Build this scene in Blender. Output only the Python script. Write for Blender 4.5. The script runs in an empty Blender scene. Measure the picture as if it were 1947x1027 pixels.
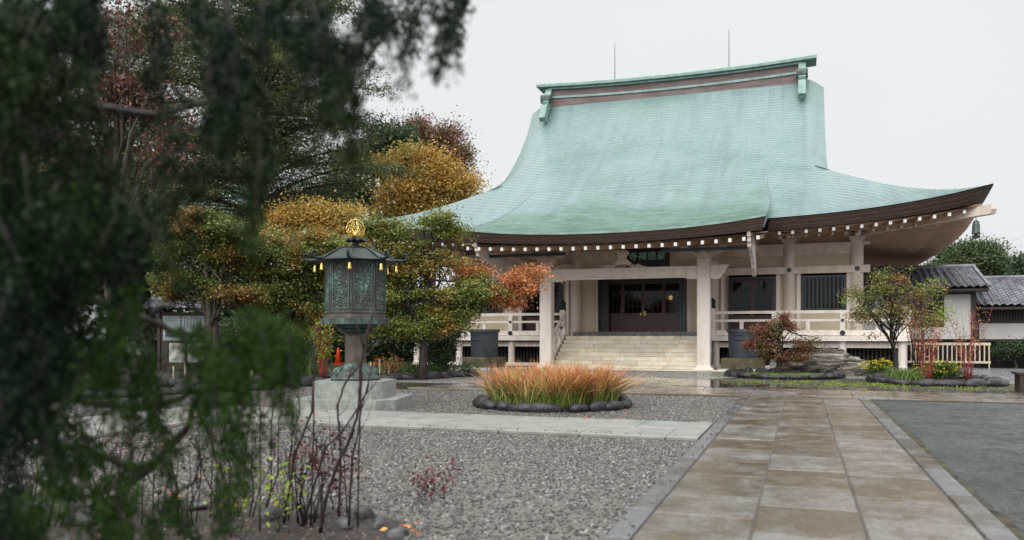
import bpy, math, random
import numpy as np
from mathutils import Vector, Matrix, Quaternion
random.seed(7); RNG = np.random.default_rng(7)
R = math.radians
scene = bpy.context.scene
# ------------------------------------------------------------------ camera
F, CX, HZ, CAMH, TH = 1560.0, 973.5, 638.0, 1.3, R(19.4)
cam_d = bpy.data.cameras.new('camera'); cam = bpy.data.objects.new('camera', cam_d)
scene.collection.objects.link(cam); scene.camera = cam
cam.location = (0, 0, CAMH); cam.rotation_euler = (R(90), 0, TH)
cam_d.sensor_width = 36; cam_d.lens = F/1947*36; cam_d.shift_y = (HZ-513.5)/1947
cam_d.clip_start = 0.05; cam_d.clip_end = 2000
cam_d.dof.use_dof = True; cam_d.dof.focus_distance = 22.0; cam_d.dof.aperture_fstop = 1.7
# ------------------------------------------------------------------ sky, sun, exposure (overcast)
SUN_EL, SUN_AZ = R(40), R(188)
world = bpy.data.worlds.new('World'); scene.world = world; world.use_nodes = True
nt = world.node_tree; nt.nodes.clear()
wo = nt.nodes.new('ShaderNodeOutputWorld'); bg = nt.nodes.new('ShaderNodeBackground')
sky = nt.nodes.new('ShaderNodeTexSky'); sky.sky_type = 'NISHITA'; sky.sun_disc = False
sky.sun_elevation = SUN_EL; sky.sun_rotation = SUN_AZ; sky.air_density = 2.0; sky.dust_density = 6.0
hs = nt.nodes.new('ShaderNodeHueSaturation'); hs.inputs['Saturation'].default_value = 0.25
tc = nt.nodes.new('ShaderNodeTexCoord'); sp = nt.nodes.new('ShaderNodeSeparateXYZ')
mr = nt.nodes.new('ShaderNodeMapRange'); mr.inputs[1].default_value = 0.40; mr.inputs[2].default_value = 1.0
mr.inputs[3].default_value = 6.05; mr.inputs[4].default_value = 17.5
nz = nt.nodes.new('ShaderNodeTexNoise'); nz.inputs['Scale'].default_value = 1.6; nz.inputs['Detail'].default_value = 3
mz = nt.nodes.new('ShaderNodeMapRange'); mz.inputs[3].default_value = 0.94; mz.inputs[4].default_value = 1.06
mul = nt.nodes.new('ShaderNodeMath'); mul.operation = 'MULTIPLY'
tint = nt.nodes.new('ShaderNodeMix'); tint.data_type = 'RGBA'; tint.blend_type = 'MULTIPLY'; tint.inputs[0].default_value = 1
tint.inputs[6].default_value = (0.955, 0.985, 1.0, 1)
mx = nt.nodes.new('ShaderNodeMix'); mx.data_type = 'RGBA'; mx.inputs[0].default_value = 0.93
L = nt.links.new
L(sky.outputs[0], hs.inputs['Color']); L(tc.outputs['Generated'], sp.inputs[0]); L(sp.outputs['Z'], mr.inputs[0])
L(tc.outputs['Generated'], nz.inputs['Vector']); L(nz.outputs[0], mz.inputs[0])
L(mr.outputs[0], mul.inputs[0]); L(mz.outputs[0], mul.inputs[1]); L(mul.outputs[0], tint.inputs[7])
L(hs.outputs[0], mx.inputs[6]); L(tint.outputs[2], mx.inputs[7]); L(mx.outputs[2], bg.inputs['Color'])
bg.inputs['Strength'].default_value = 0.1; L(bg.outputs[0], wo.inputs[0])
sun_d = bpy.data.lights.new('sun', 'SUN'); sun_d.energy = 1.5; sun_d.angle = R(60); sun_d.color = (1, .97, .92)
sun = bpy.data.objects.new('sun', sun_d); scene.collection.objects.link(sun)
sun.rotation_euler = Vector((math.sin(SUN_AZ)*math.cos(SUN_EL), math.cos(SUN_AZ)*math.cos(SUN_EL), math.sin(SUN_EL))).to_track_quat('Z', 'Y').to_euler()
vs = scene.view_settings; vs.view_transform = 'Standard'; vs.look = 'None'; vs.gamma = 1; vs.exposure = 0.55; vs.use_curve_mapping = False
scene.cycles.max_bounces = 6; scene.cycles.transparent_max_bounces = 6; scene.cycles.diffuse_bounces = 3
scene.cycles.glossy_bounces = 3; scene.cycles.transmission_bounces = 4; scene.cycles.use_denoising = True
scene.cycles.caustics_reflective = False; scene.cycles.caustics_refractive = False

# ------------------------------------------------------------------ helpers
def ray(x):
    r = (x-CX)/F
    return (r*math.cos(TH)-math.sin(TH), r*math.sin(TH)+math.cos(TH))
def P(x, y, D):                                   # a point of the place from a measured bearing and distance
    a, b = ray(x); return Vector((a*D, b*D, CAMH-(y-HZ)*D/F))
def G(x, y, z=0.0):                               # a point of the ground from a measured bearing and dip
    D = F*(CAMH-z)/(y-HZ); a, b = ray(x); return Vector((a*D, b*D, z))
def GD(x, D, z=0.0):
    a, b = ray(x); return Vector((a*D, b*D, z))
OFF = {}
def tag(o, label=None, cat=None, group=None, kind=None):
    if label: o['label'] = label
    if cat: o['category'] = cat
    if group: o['group'] = group
    if kind: o['kind'] = kind
    return o
def link(o, parent=None):
    scene.collection.objects.link(o)
    if parent is not None:
        o.parent = parent; OFF[o] = OFF[parent]
    else: OFF[o] = Vector((0, 0, 0))
    return o
def empty(name, loc, label, cat, group=None):
    o = bpy.data.objects.new(name, None); o.empty_display_size = .3
    scene.collection.objects.link(o); o.location = loc; OFF[o] = Vector(loc)
    return tag(o, label, cat, group)
def piece(name, me, loc, parent, rot=(0, 0, 0), scale=(1, 1, 1)):   # a piece that shares its mesh with its likes
    o = bpy.data.objects.new(name, me)
    scene.collection.objects.link(o); o.parent = parent; OFF[o] = OFF[parent] if parent else Vector((0,0,0))
    o.location = Vector(loc)-OFF[o]; o.rotation_euler = rot; o.scale = scale
    return o
class MB:
    def __init__(s): s.v = []; s.f = []
    def add(s, vs_, fs):
        n = len(s.v); s.v += [tuple(p) for p in vs_]; s.f += [tuple(i+n for i in q) for q in fs]; return s
    def box(s, x0, x1, y0, y1, z0, z1, M=None):
        p = [Vector(c) for c in ((x0,y0,z0),(x1,y0,z0),(x1,y1,z0),(x0,y1,z0),(x0,y0,z1),(x1,y0,z1),(x1,y1,z1),(x0,y1,z1))]
        if M is not None: p = [M @ q for q in p]
        return s.add(p, [(0,3,2,1),(4,5,6,7),(0,1,5,4),(1,2,6,5),(2,3,7,6),(3,0,4,7)])
    def cbox(s, x0, x1, y0, y1, z0, z1, c=.02):            # a box with chamfered upright and top edges
        def ring(i, z): return [(x0+i+c,y0+i,z),(x1-i-c,y0+i,z),(x1-i,y0+i+c,z),(x1-i,y1-i-c,z),(x1-i-c,y1-i,z),(x0+i+c,y1-i,z),(x0+i,y1-i-c,z),(x0+i,y0+i+c,z)]
        p = ring(0, z0)+ring(0, z1-c)+ring(c, z1)
        f = [tuple(range(7,-1,-1)), tuple(range(16,24))]
        for k in (0, 8):
            for i in range(8): f.append((k+i, k+(i+1)%8, k+8+(i+1)%8, k+8+i))
        return s.add(p, f)
    def prism(s, pts, axis, a, b):                         # polygon pts in the plane across axis, extruded a..b
        def m(u, v, w): return {'x': (w,u,v), 'y': (u,w,v), 'z': (u,v,w)}[axis]
        n = len(pts); p = [m(u,v,a) for u,v in pts]+[m(u,v,b) for u,v in pts]
        f = [tuple(range(n)), tuple(range(2*n-1,n-1,-1))]+[(i,(i+1)%n,n+(i+1)%n,n+i) for i in range(n)]
        return s.add(p, f)
    def tube(s, pts, rad, seg=6):
        pts = [Vector(p) for p in pts]; n = len(pts)
        if not hasattr(rad, '__len__'): rad = [rad]*n
        base = len(s.v); up = Vector((.03, .05, 1)); t0 = (pts[1]-pts[0]).normalized()
        a = t0.cross(up); a = t0.cross(Vector((1,0,0))) if a.length < .15 else a
        a.normalize()
        for i in range(n):
            t = (pts[min(i+1,n-1)]-pts[max(i-1,0)]); t = t.normalized() if t.length > 1e-9 else t0
            a = (a - t*a.dot(t)); a = a.normalized() if a.length > 1e-6 else t.orthogonal().normalized()
            b = t.cross(a)
            for k in range(seg):
                q = 2*math.pi*k/seg; s.v.append(tuple(pts[i]+(a*math.cos(q)+b*math.sin(q))*rad[i]))
        for i in range(n-1):
            for k in range(seg):
                s.f.append((base+i*seg+k, base+i*seg+(k+1)%seg, base+(i+1)*seg+(k+1)%seg, base+(i+1)*seg+k))
        s.f.append(tuple(base+k for k in range(seg-1,-1,-1))); s.f.append(tuple(base+(n-1)*seg+k for k in range(seg)))
        return s
    def lathe(s, prof, c, seg=16, rot=0.0):
        base = len(s.v)
        for r, z in prof:
            for k in range(seg):
                q = 2*math.pi*k/seg+rot; s.v.append((c[0]+r*math.cos(q), c[1]+r*math.sin(q), c[2]+z))
        for i in range(len(prof)-1):
            for k in range(seg): s.f.append((base+i*seg+k, base+i*seg+(k+1)%seg, base+(i+1)*seg+(k+1)%seg, base+(i+1)*seg+k))
        s.f.append(tuple(base+k for k in range(seg-1,-1,-1))); s.f.append(tuple(base+(len(prof)-1)*seg+k for k in range(seg)))
        return s
    def grid(s, pts):                                       # rows of points
        base = len(s.v); nr, nc = len(pts), len(pts[0])
        for row in pts: s.v += [tuple(p) for p in row]
        for i in range(nr-1):
            for j in range(nc-1): s.f.append((base+i*nc+j, base+i*nc+j+1, base+(i+1)*nc+j+1, base+(i+1)*nc+j))
        return s
    def mesh(s, name, mat, off=(0,0,0), smooth=False):
        me = bpy.data.meshes.new(name); o = Vector(off)
        me.from_pydata([(p[0]-o[0], p[1]-o[1], p[2]-o[2]) for p in s.v], [], s.f)
        me.materials.append(mat)
        if smooth: me.polygons.foreach_set('use_smooth', [True]*len(me.polygons))
        me.update(); return me
    def build(s, name, mat, parent=None, smooth=False, origin=None):
        if parent is not None:
            return link(bpy.data.objects.new(name, s.mesh(name, mat, OFF[parent], smooth)), parent)
        if origin is None: origin = (0, 0, 0)
        o = link(bpy.data.objects.new(name, s.mesh(name, mat, origin, smooth))); o.location = origin; OFF[o] = Vector(origin); return o

# ------------------------------------------------------------------ materials
def newmat(name):
    m = bpy.data.materials.new(name); m.use_nodes = True; n = m.node_tree; n.nodes.clear()
    out = n.nodes.new('ShaderNodeOutputMaterial'); b = n.nodes.new('ShaderNodeBsdfPrincipled')
    n.links.new(b.outputs[0], out.inputs[0]); return m, n, b, out
def ramp(n, stops):
    r = n.nodes.new('ShaderNodeValToRGB'); e = r.color_ramp.elements
    while len(e) > 1: e.remove(e[-1])
    for i, (p, c) in enumerate(stops):
        q = e[0] if i == 0 else e.new(p)
        q.position = p; q.color = (*c, 1) if not isinstance(c, (int, float)) else (c, c, c, 1)
    return r
def noise(n, scale, detail=4, rough=.6, vec=None, stretch=None, coord='Object'):
    t = n.nodes.new('ShaderNodeTexNoise'); t.inputs['Scale'].default_value = scale
    t.inputs['Detail'].default_value = detail; t.inputs['Roughness'].default_value = rough
    if vec is None:
        if coord == 'World': g = n.nodes.new('ShaderNodeNewGeometry'); vec = g.outputs['Position']
        else: g = n.nodes.new('ShaderNodeTexCoord'); vec = g.outputs[coord]
    if stretch:
        mp = n.nodes.new('ShaderNodeMapping'); mp.inputs['Scale'].default_value = stretch
        n.links.new(vec, mp.inputs[0]); vec = mp.outputs[0]
    n.links.new(vec, t.inputs['Vector']); return t
def mixc(n, fac, a, b, mode='MIX'):
    m = n.nodes.new('ShaderNodeMix'); m.data_type = 'RGBA'; m.blend_type = mode
    for i, val in ((0, fac), (6, a), (7, b)):
        if isinstance(val, bpy.types.NodeSocket): n.links.new(val, m.inputs[i])
        elif isinstance(val, (int, float)): m.inputs[i].default_value = val if i == 0 else (val, val, val, 1)
        else: m.inputs[i].default_value = (*val, 1)
    return m.outputs[2]
def bump(n, b, h, strength=.3, dist=.02):
    bp = n.nodes.new('ShaderNodeBump'); bp.inputs['Strength'].default_value = strength; bp.inputs['Distance'].default_value = dist
    n.links.new(h, bp.inputs['Height']); n.links.new(bp.outputs[0], b.inputs['Normal'])
def simple(name, c1, c2, scale=4, rough=.6, rough2=None, metal=0, bs=.2, bscale=30, bd=.01, stretch=None, coord='World', lo=.35, hi=.65, objrand=0.0, spec=None):
    m, n, b, out = newmat(name)
    t = noise(n, scale, 5, .65, stretch=stretch, coord=coord); r = ramp(n, [(lo, c1), (hi, c2)]); n.links.new(t.outputs[0], r.inputs[0])
    col = r.outputs[0]
    if objrand:
        oi = n.nodes.new('ShaderNodeObjectInfo'); mr_ = n.nodes.new('ShaderNodeMapRange')
        mr_.inputs[3].default_value = 1-objrand; mr_.inputs[4].default_value = 1+objrand
        n.links.new(oi.outputs['Random'], mr_.inputs[0])
        mm = n.nodes.new('ShaderNodeMix'); mm.data_type = 'RGBA'; mm.blend_type = 'MULTIPLY'; mm.inputs[0].default_value = 1
        n.links.new(col, mm.inputs[6]); n.links.new(mr_.outputs[0], mm.inputs[7]); col = mm.outputs[2]
    n.links.new(col, b.inputs['Base Color']); b.inputs['Metallic'].default_value = metal
    if rough2 is None: b.inputs['Roughness'].default_value = rough
    else:
        rr = ramp(n, [(lo, rough), (hi, rough2)]); n.links.new(t.outputs[0], rr.inputs[0]); n.links.new(rr.outputs[0], b.inputs['Roughness'])
    if spec is not None: b.inputs['Specular IOR Level'].default_value = spec
    if bs:
        t2 = noise(n, bscale, 4, .6, coord=coord, stretch=stretch); bump(n, b, t2.outputs[0], bs, bd)
    return m
def leafmat(name, stops, hue=None, trans=.25, nscale=.8, rough=.45, spec=.5):
    """per-leaf tint 'v' through a ramp; patches of a second ramp where the tree has turned colour"""
    m, n, b, out = newmat(name)
    at = n.nodes.new('ShaderNodeAttribute'); at.attribute_name = 'v'
    r = ramp(n, stops); n.links.new(at.outputs['Fac'], r.inputs[0]); col = r.outputs[0]
    if hue:
        r2 = ramp(n, hue); n.links.new(at.outputs['Fac'], r2.inputs[0])
        t = noise(n, nscale, 3, .5, coord='World'); k = ramp(n, [(.49, 0), (.64, 1)]); n.links.new(t.outputs[0], k.inputs[0])
        col = mixc(n, k.outputs[0], col, r2.outputs[0])
    n.links.new(col, b.inputs['Base Color']); b.inputs['Roughness'].default_value = rough; b.inputs['Specular IOR Level'].default_value = .15 if name.startswith('near') else spec
    tr = n.nodes.new('ShaderNodeBsdfTranslucent'); n.links.new(col, tr.inputs[0])
    ms = n.nodes.new('ShaderNodeMixShader'); ms.inputs[0].default_value = trans
    n.links.new(b.outputs[0], ms.inputs[1]); n.links.new(tr.outputs[0], ms.inputs[2]); n.links.new(ms.outputs[0], out.inputs[0])
    return m

M = {}
M['white'] = simple('painted_timber_pale', (.62,.50,.42), (.82,.71,.635), 1.6, .5, bs=.12, bscale=14, stretch=(1.6,1.6,.35), lo=.28, hi=.58)
M['white2'] = simple('painted_rail_white', (.70,.61,.54), (.88,.80,.735), 1.8, .45, bs=.12, bscale=14, stretch=(1.4,1.4,.4), lo=.28, hi=.56)
M['cream'] = simple('cream_plaster', (.62,.53,.39), (.70,.62,.48), 1.2, .8, bs=.1, bscale=60)
M['soffit'] = simple('soffit_board', (.56,.385,.28), (.66,.475,.355), 1.0, .6, bs=.05)
M['purewhite'] = simple('rafter_end_paint', (.82,.82,.82), (.86,.86,.85), 2, .5, bs=0)
M['plaster'] = simple('white_plaster', (.70,.69,.66), (.80,.79,.76), .8, .8, bs=.1, bscale=50)
M['darkmetal'] = simple('black_painted_metal', (.012,.016,.022), (.025,.032,.042), 3, .35, bs=.05)
M['darkwood'] = simple('dark_stained_wood', (.02,.013,.010), (.045,.028,.022), 6, .5, bs=.2, stretch=(4,4,.6))
M['redwood'] = simple('red_brown_door_wood', (.035,.010,.007), (.085,.028,.018), 5, .35, bs=.1, stretch=(6,6,1))
M['void'] = simple('dark_interior', (.006,.005,.005), (.012,.01,.01), 2, .9, bs=0)  # near-black colour puts the shade of hollow spaces into the surface
M['fascia'] = simple('layered_eave_wood', (.028,.016,.012), (.085,.05,.038), 5, .55, bs=.3, bscale=25, stretch=(1,1,9))
M['bronze_dark'] = simple('dark_bronze', (.010,.014,.014), (.03,.05,.045), 6, .3, rough2=.5, metal=.5, bs=.1)
M['gold'] = simple('gilt_metal', (.60,.40,.12), (.82,.60,.22), 12, .3, metal=1, bs=.2)
M['plinthstone'] = simple('damp_green_granite', (.15,.165,.15), (.34,.36,.325), 9, .5, bs=.15, bscale=90, lo=.3, hi=.7)
M['granite'] = simple('pale_granite', (.36,.37,.35), (.52,.53,.50), 60, .55, bs=.15, bscale=90, lo=.3, hi=.7)
M['bark'] = simple('dark_wet_bark', (.012,.009,.007), (.045,.034,.027), 14, .6, bs=.8, bscale=30, bd=.03, stretch=(1,1,.3))
M['bark2'] = simple('grey_brown_bark', (.04,.032,.026), (.11,.09,.07), 14, .7, bs=.8, bscale=30, bd=.02, stretch=(1,1,.3))
M['cane'] = simple('dark_plum_cane', (.012,.005,.006), (.035,.014,.014), 20, .45, bs=.3, bscale=60)
M['redstem'] = simple('red_dogwood_stem', (.22,.03,.035), (.38,.08,.065), 8, .5, bs=.1)
M['tub'] = simple('slate_blue_tub_paint', (.028,.036,.048), (.05,.062,.078), 2.2, .45, bs=.1)
M['mossy'] = simple('mossy_stone_block', (.05,.04,.02), (.16,.13,.075), 3, .7, bs=.5, bscale=18, bd=.02)
M['darkstone'] = simple('dark_wet_basalt', (.009,.008,.010), (.03,.026,.03), 7, .22, rough2=.5, bs=.6, bscale=14, bd=.03, objrand=.3)
M['greystone'] = simple('grey_blue_stone', (.025,.025,.027), (.10,.10,.105), 9, .4, bs=.5, bscale=20, bd=.02, objrand=.25)
M['soil'] = simple('wet_leaf_soil', (.012,.008,.006), (.055,.032,.022), 9, .6, bs=.9, bscale=30, bd=.03)
M['moss'] = simple('moss_ground', (.05,.09,.015), (.16,.22,.03), 7, .8, bs=.8, bscale=50, bd=.03)
M['tile'] = simple('grey_roof_tile', (.075,.075,.09), (.17,.17,.20), 3, .3, bs=.15, objrand=.35)
M['cone'] = simple('orange_cone_plastic', (.75,.06,.015), (.85,.09,.02), 3, .4, bs=0)
M['stair'] = None
M['paper'] = simple('printed_paper', (.38,.45,.50), (.50,.56,.60), 2, .5, bs=0)
M['print'] = simple('printed_characters', (.08,.09,.14), (.10,.11,.16), 2, .5, bs=0)
M['teal'] = simple('teal_letter_paint', (.30,.80,.62), (.38,.88,.72), 5, .4, bs=.1)
M['plaque'] = simple('plaque_lacquer', (.010,.010,.012), (.02,.02,.024), 5, .3, bs=.1)

# copper roof
def coppermat(name, c1, c2, c3, stain, patch):
    m, n, b, out = newmat(name)
    t = noise(n, .35, 6, .6, coord='World'); r = ramp(n, [(.3, c1), (.5, c2), (.7, c3)]); n.links.new(t.outputs[0], r.inputs[0])
    # vertical run-off streaks
    t2 = noise(n, 1.0, 5, .6, coord='World', stretch=(2.2, .12, .2)); r2 = ramp(n, [(.48, 0), (.68, 1)]); n.links.new(t2.outputs[0], r2.inputs[0])
    col = mixc(n, r2.outputs[0], r.outputs[0], stain)
    t3 = noise(n, 1.0, 6, .75, coord='World', stretch=(1.2, 3, 5)); r3 = ramp(n, [(patch, 0), (patch+.08, 1)]); n.links.new(t3.outputs[0], r3.inputs[0])
    f = n.nodes.new('ShaderNodeMath'); f.operation = 'MULTIPLY'; f.inputs[1].default_value = .55; n.links.new(r3.outputs[0], f.inputs[0])
    col = mixc(n, f.outputs[0], col, (.10,.17,.12))
    # single shingles: tint by a brick pattern laid along the courses (uv in metres)
    uv = n.nodes.new('ShaderNodeTexCoord'); br = n.nodes.new('ShaderNodeTexBrick'); n.links.new(uv.outputs['UV'], br.inputs[0])
    br.inputs['Scale'].default_value = 1; br.inputs['Brick Width'].default_value = .62; br.inputs['Row Height'].default_value = .205
    br.inputs['Color1'].default_value = (.93,.94,.94,1); br.inputs['Color2'].default_value = (1.05,1.04,1.03,1)
    br.inputs['Mortar'].default_value = (.72,.75,.75,1); br.inputs['Mortar Size'].default_value = .008
    col = mixc(n, .85, col, br.outputs[0], 'MULTIPLY')
    # algae grows on the flatter, wetter porch roof
    gp = n.nodes.new('ShaderNodeNewGeometry'); sx = n.nodes.new('ShaderNodeSeparateXYZ'); n.links.new(gp.outputs['Position'], sx.inputs[0])
    ay = n.nodes.new('ShaderNodeMapRange'); ay.inputs[1].default_value = 37.0; ay.inputs[2].default_value = 29.5; n.links.new(sx.outputs['Y'], ay.inputs[0])
    ax = n.nodes.new('ShaderNodeMath'); ax.operation = 'ADD'; ax.inputs[1].default_value = 6.4; n.links.new(sx.outputs['X'], ax.inputs[0])
    ab = n.nodes.new('ShaderNodeMath'); ab.operation = 'ABSOLUTE'; n.links.new(ax.outputs[0], ab.inputs[0])
    am = n.nodes.new('ShaderNodeMapRange'); am.inputs[1].default_value = 5.6; am.inputs[2].default_value = 4.9; n.links.new(ab.outputs[0], am.inputs[0])
    pp = n.nodes.new('ShaderNodeMath'); pp.operation = 'MULTIPLY'; n.links.new(ay.outputs[0], pp.inputs[0]); n.links.new(am.outputs[0], pp.inputs[1])
    tn = noise(n, .55, 6, .72, coord='World', stretch=(1, .5, 1)); tm_ = n.nodes.new('ShaderNodeMath'); tm_.operation = 'MULTIPLY_ADD'; tm_.inputs[1].default_value = 2.4; n.links.new(tn.outputs[0], tm_.inputs[0]); tm_.inputs[2].default_value = -1.2
    sm_ = n.nodes.new('ShaderNodeMath'); sm_.operation = 'ADD'; n.links.new(pp.outputs[0], sm_.inputs[0]); n.links.new(tm_.outputs[0], sm_.inputs[1])
    gk = ramp(n, [(.25, 0), (.85, .85)]); n.links.new(sm_.outputs[0], gk.inputs[0])
    gk2 = n.nodes.new('ShaderNodeMath'); gk2.operation = 'MULTIPLY'; n.links.new(gk.outputs[0], gk2.inputs[0]); n.links.new(am.outputs[0], gk2.inputs[1])
    gn = noise(n, 1.6, 6, .75, coord='World', stretch=(.6, 1.6, 3)); gc_ = ramp(n, [(.35, (.08,.13,.095)), (.5, (.13,.235,.175)), (.65, (.20,.32,.26))]); n.links.new(gn.outputs[0], gc_.inputs[0])
    col = mixc(n, gk2.outputs[0], col, gc_.outputs[0])
    n.links.new(col, b.inputs['Base Color'])
    rr = ramp(n, [(.38, .17), (.62, .40)]); n.links.new(t.outputs[0], rr.inputs[0]); n.links.new(rr.outputs[0], b.inputs['Roughness'])
    t4 = noise(n, 3.5, 4, .6, coord='World'); bump(n, b, t4.outputs[0], .35, .05)
    return m
M['copper'] = coppermat('verdigris_copper', (.17,.26,.25), (.21,.305,.30), (.25,.34,.35), (.185,.255,.265), .62)
M['copper_green'] = coppermat('mossy_verdigris_copper', (.14,.31,.22), (.21,.42,.32), (.32,.54,.46), (.16,.27,.19), .50)
M['coppertrim'] = simple('verdigris_trim', (.15,.25,.215), (.29,.41,.375), 3, .5, bs=.15)
M['ridgeband'] = simple('brown_ridge_band', (.10,.07,.065), (.20,.15,.14), 2.5, .6, bs=.2, stretch=(.5,1,4))

# wet stone slabs of the main path
def slabmat(name, wetlo, wethi, gold=(.125,.092,.056), grey1=(.135,.122,.11), grey2=(.32,.30,.28)):
    m, n, b, out = newmat(name)
    fine = noise(n, 30, 8, .8, coord='World'); g = ramp(n, [(.3, grey1), (.7, grey2)]); n.links.new(fine.outputs[0], g.inputs[0])
    oi = n.nodes.new('ShaderNodeObjectInfo')
    big = noise(n, 2.0, 9, .8, coord='World', stretch=(1, .8, 1))
    a = n.nodes.new('ShaderNodeMath'); a.operation = 'MULTIPLY_ADD'; a.inputs[1].default_value = .24; n.links.new(oi.outputs['Random'], a.inputs[0]); n.links.new(big.outputs[0], a.inputs[2])
    k = ramp(n, [(wetlo, 0), (wethi, 1)]); n.links.new(a.outputs[0], k.inputs[0])
    gm = ramp(n, [(.3, tuple(c*.55 for c in gold)), (.7, tuple(c*1.25 for c in gold))]); n.links.new(fine.outputs[0], gm.inputs[0])
    col = mixc(n, k.outputs[0], g.outputs[0], gm.outputs[0])
    n.links.new(col, b.inputs['Base Color'])
    wet = noise(n, 2.6, 8, .75, coord='World', stretch=(1, .8, 1)); rr = ramp(n, [(.43, .06), (.60, .32)]); n.links.new(wet.outputs[0], rr.inputs[0]); n.links.new(rr.outputs[0], b.inputs['Roughness'])
    bump(n, b, fine.outputs[0], .22, .012); return m
M['slab'] = slabmat('wet_path_stone', .50, .72)
M['kerbslab'] = slabmat('wet_kerb_stone', .60, .80, gold=(.095,.075,.05), grey1=(.12,.12,.125), grey2=(.21,.21,.22))
M['paleslab'] = simple('pale_walkway_stone', (.215,.215,.195), (.31,.31,.285), 3, .4, bs=.12, bscale=60, objrand=.07)
M['greyslab'] = simple('wet_grey_paving', (.14,.14,.15), (.24,.24,.26), 8, .16, rough2=.4, bs=.12, bscale=30, objrand=.12)
M['crossslab'] = slabmat('wet_cross_paving', .55, .75, gold=(.16,.12,.08), grey1=(.16,.15,.14), grey2=(.27,.255,.24))
m, n, b, out = newmat('stained_stair_stone')
t = noise(n, 2.2, 6, .7, coord='World', stretch=(1, 1, 2)); r = ramp(n, [(.3, (.58,.46,.31)), (.45, (.76,.68,.54)), (.62, (.84,.79,.69)), (.8, (.66,.65,.59))]); n.links.new(t.outputs[0], r.inputs[0])
oi = n.nodes.new('ShaderNodeObjectInfo'); q = n.nodes.new('ShaderNodeMapRange'); q.inputs[3].default_value = .82; q.inputs[4].default_value = 1.1; n.links.new(oi.outputs['Random'], q.inputs[0])
n.links.new(mixc(n, 1.0, r.outputs[0], q.outputs[0], 'MULTIPLY'), b.inputs['Base Color']); b.inputs['Roughness'].default_value = .38
t = noise(n, 30, 4, coord='World'); bump(n, b, t.outputs[0], .15, .01); M['stair'] = m
m, n, b, out = newmat('wet_mud_and_moss')
t = noise(n, 4, 7, .75, coord='World', stretch=(.7,1,1)); r = ramp(n, [(.40, (.02,.016,.012)), (.52, (.07,.058,.045)), (.60, (.08,.085,.02)), (.72, (.17,.20,.04))]); n.links.new(t.outputs[0], r.inputs[0]); n.links.new(r.outputs[0], b.inputs['Base Color'])
b.inputs['Roughness'].default_value = .7; b.inputs['Specular IOR Level'].default_value = .2; t2 = noise(n, 40, 4, coord='World'); bump(n, b, t2.outputs[0], .8, .02); M['mud'] = m
# gravel ground
m, n, b, out = newmat('wet_gravel')
g = n.nodes.new('ShaderNodeNewGeometry')
vo = n.nodes.new('ShaderNodeTexVoronoi'); vo.inputs['Scale'].default_value = 26; n.links.new(g.outputs['Position'], vo.inputs['Vector'])
sepv = n.nodes.new('ShaderNodeSeparateColor'); n.links.new(vo.outputs['Color'], sepv.inputs[0])
r = ramp(n, [(.0, (.018,.017,.017)), (.3, (.05,.047,.046)), (.55, (.09,.084,.08)), (.8, (.13,.122,.115)), (1, (.21,.20,.19))]); n.links.new(sepv.outputs[0], r.inputs[0])
edge = ramp(n, [(.0, 1), (.55, .35)]); n.links.new(vo.outputs['Distance'], edge.inputs[0])
big = noise(n, .5, 5, .6, coord='World'); kb = ramp(n, [(.42, 0), (.62, 1)]); n.links.new(big.outputs[0], kb.inputs[0])
col = mixc(n, 1.0, r.outputs[0], edge.outputs[0], 'MULTIPLY')
f = n.nodes.new('ShaderNodeMath'); f.operation = 'MULTIPLY'; f.inputs[1].default_value = .35; n.links.new(kb.outputs[0], f.inputs[0])
col = mixc(n, f.outputs[0], col, (.055,.042,.03)); n.links.new(col, b.inputs['Base Color']); b.inputs['Roughness'].default_value = .6; b.inputs['Specular IOR Level'].default_value = .25
inv = n.nodes.new('ShaderNodeMath'); inv.operation = 'SUBTRACT'; inv.inputs[0].default_value = 1; n.links.new(vo.outputs['Distance'], inv.inputs[1]); bump(n, b, inv.outputs[0], .9, .02)
M['gravel'] = m
# asphalt forecourt, wet
m, n, b, out = newmat('wet_asphalt')
fn = noise(n, 90, 5, .75, coord='World'); r = ramp(n, [(.32, (.010,.013,.012)), (.55, (.045,.052,.049)), (.72, (.15,.16,.155))]); n.links.new(fn.outputs[0], r.inputs[0])
bn = noise(n, .8, 9, .78, coord='World'); k = ramp(n, [(.38, (.5,.62,.56)), (.5, (1,1.02,1)), (.62, (1.7,1.65,1.65))]); n.links.new(bn.outputs[0], k.inputs[0])
n.links.new(mixc(n, 1.0, r.outputs[0], k.outputs[0], 'MULTIPLY'), b.inputs['Base Color'])
w = noise(n, 1.2, 9, .78, coord='World', stretch=(1, .5, 1)); rr = ramp(n, [(.44, .75), (.50, .5), (.57, .10)]); n.links.new(w.outputs[0], rr.inputs[0]); n.links.new(rr.outputs[0], b.inputs['Roughness'])
bump(n, b, fn.outputs[0], .9, .015); M['asphalt'] = m
# water of a puddle over mud
m, n, b, out = newmat('puddle_water')
t = noise(n, 3, 5, coord='World'); r = ramp(n, [(.35, (.035,.025,.015)), (.65, (.10,.075,.045))]); n.links.new(t.outputs[0], r.inputs[0]); n.links.new(r.outputs[0], b.inputs['Base Color'])
b.inputs['Roughness'].default_value = .04; t = noise(n, 14, 3, coord='World'); bump(n, b, t.outputs[0], .02, .005); M['water'] = m
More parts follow.
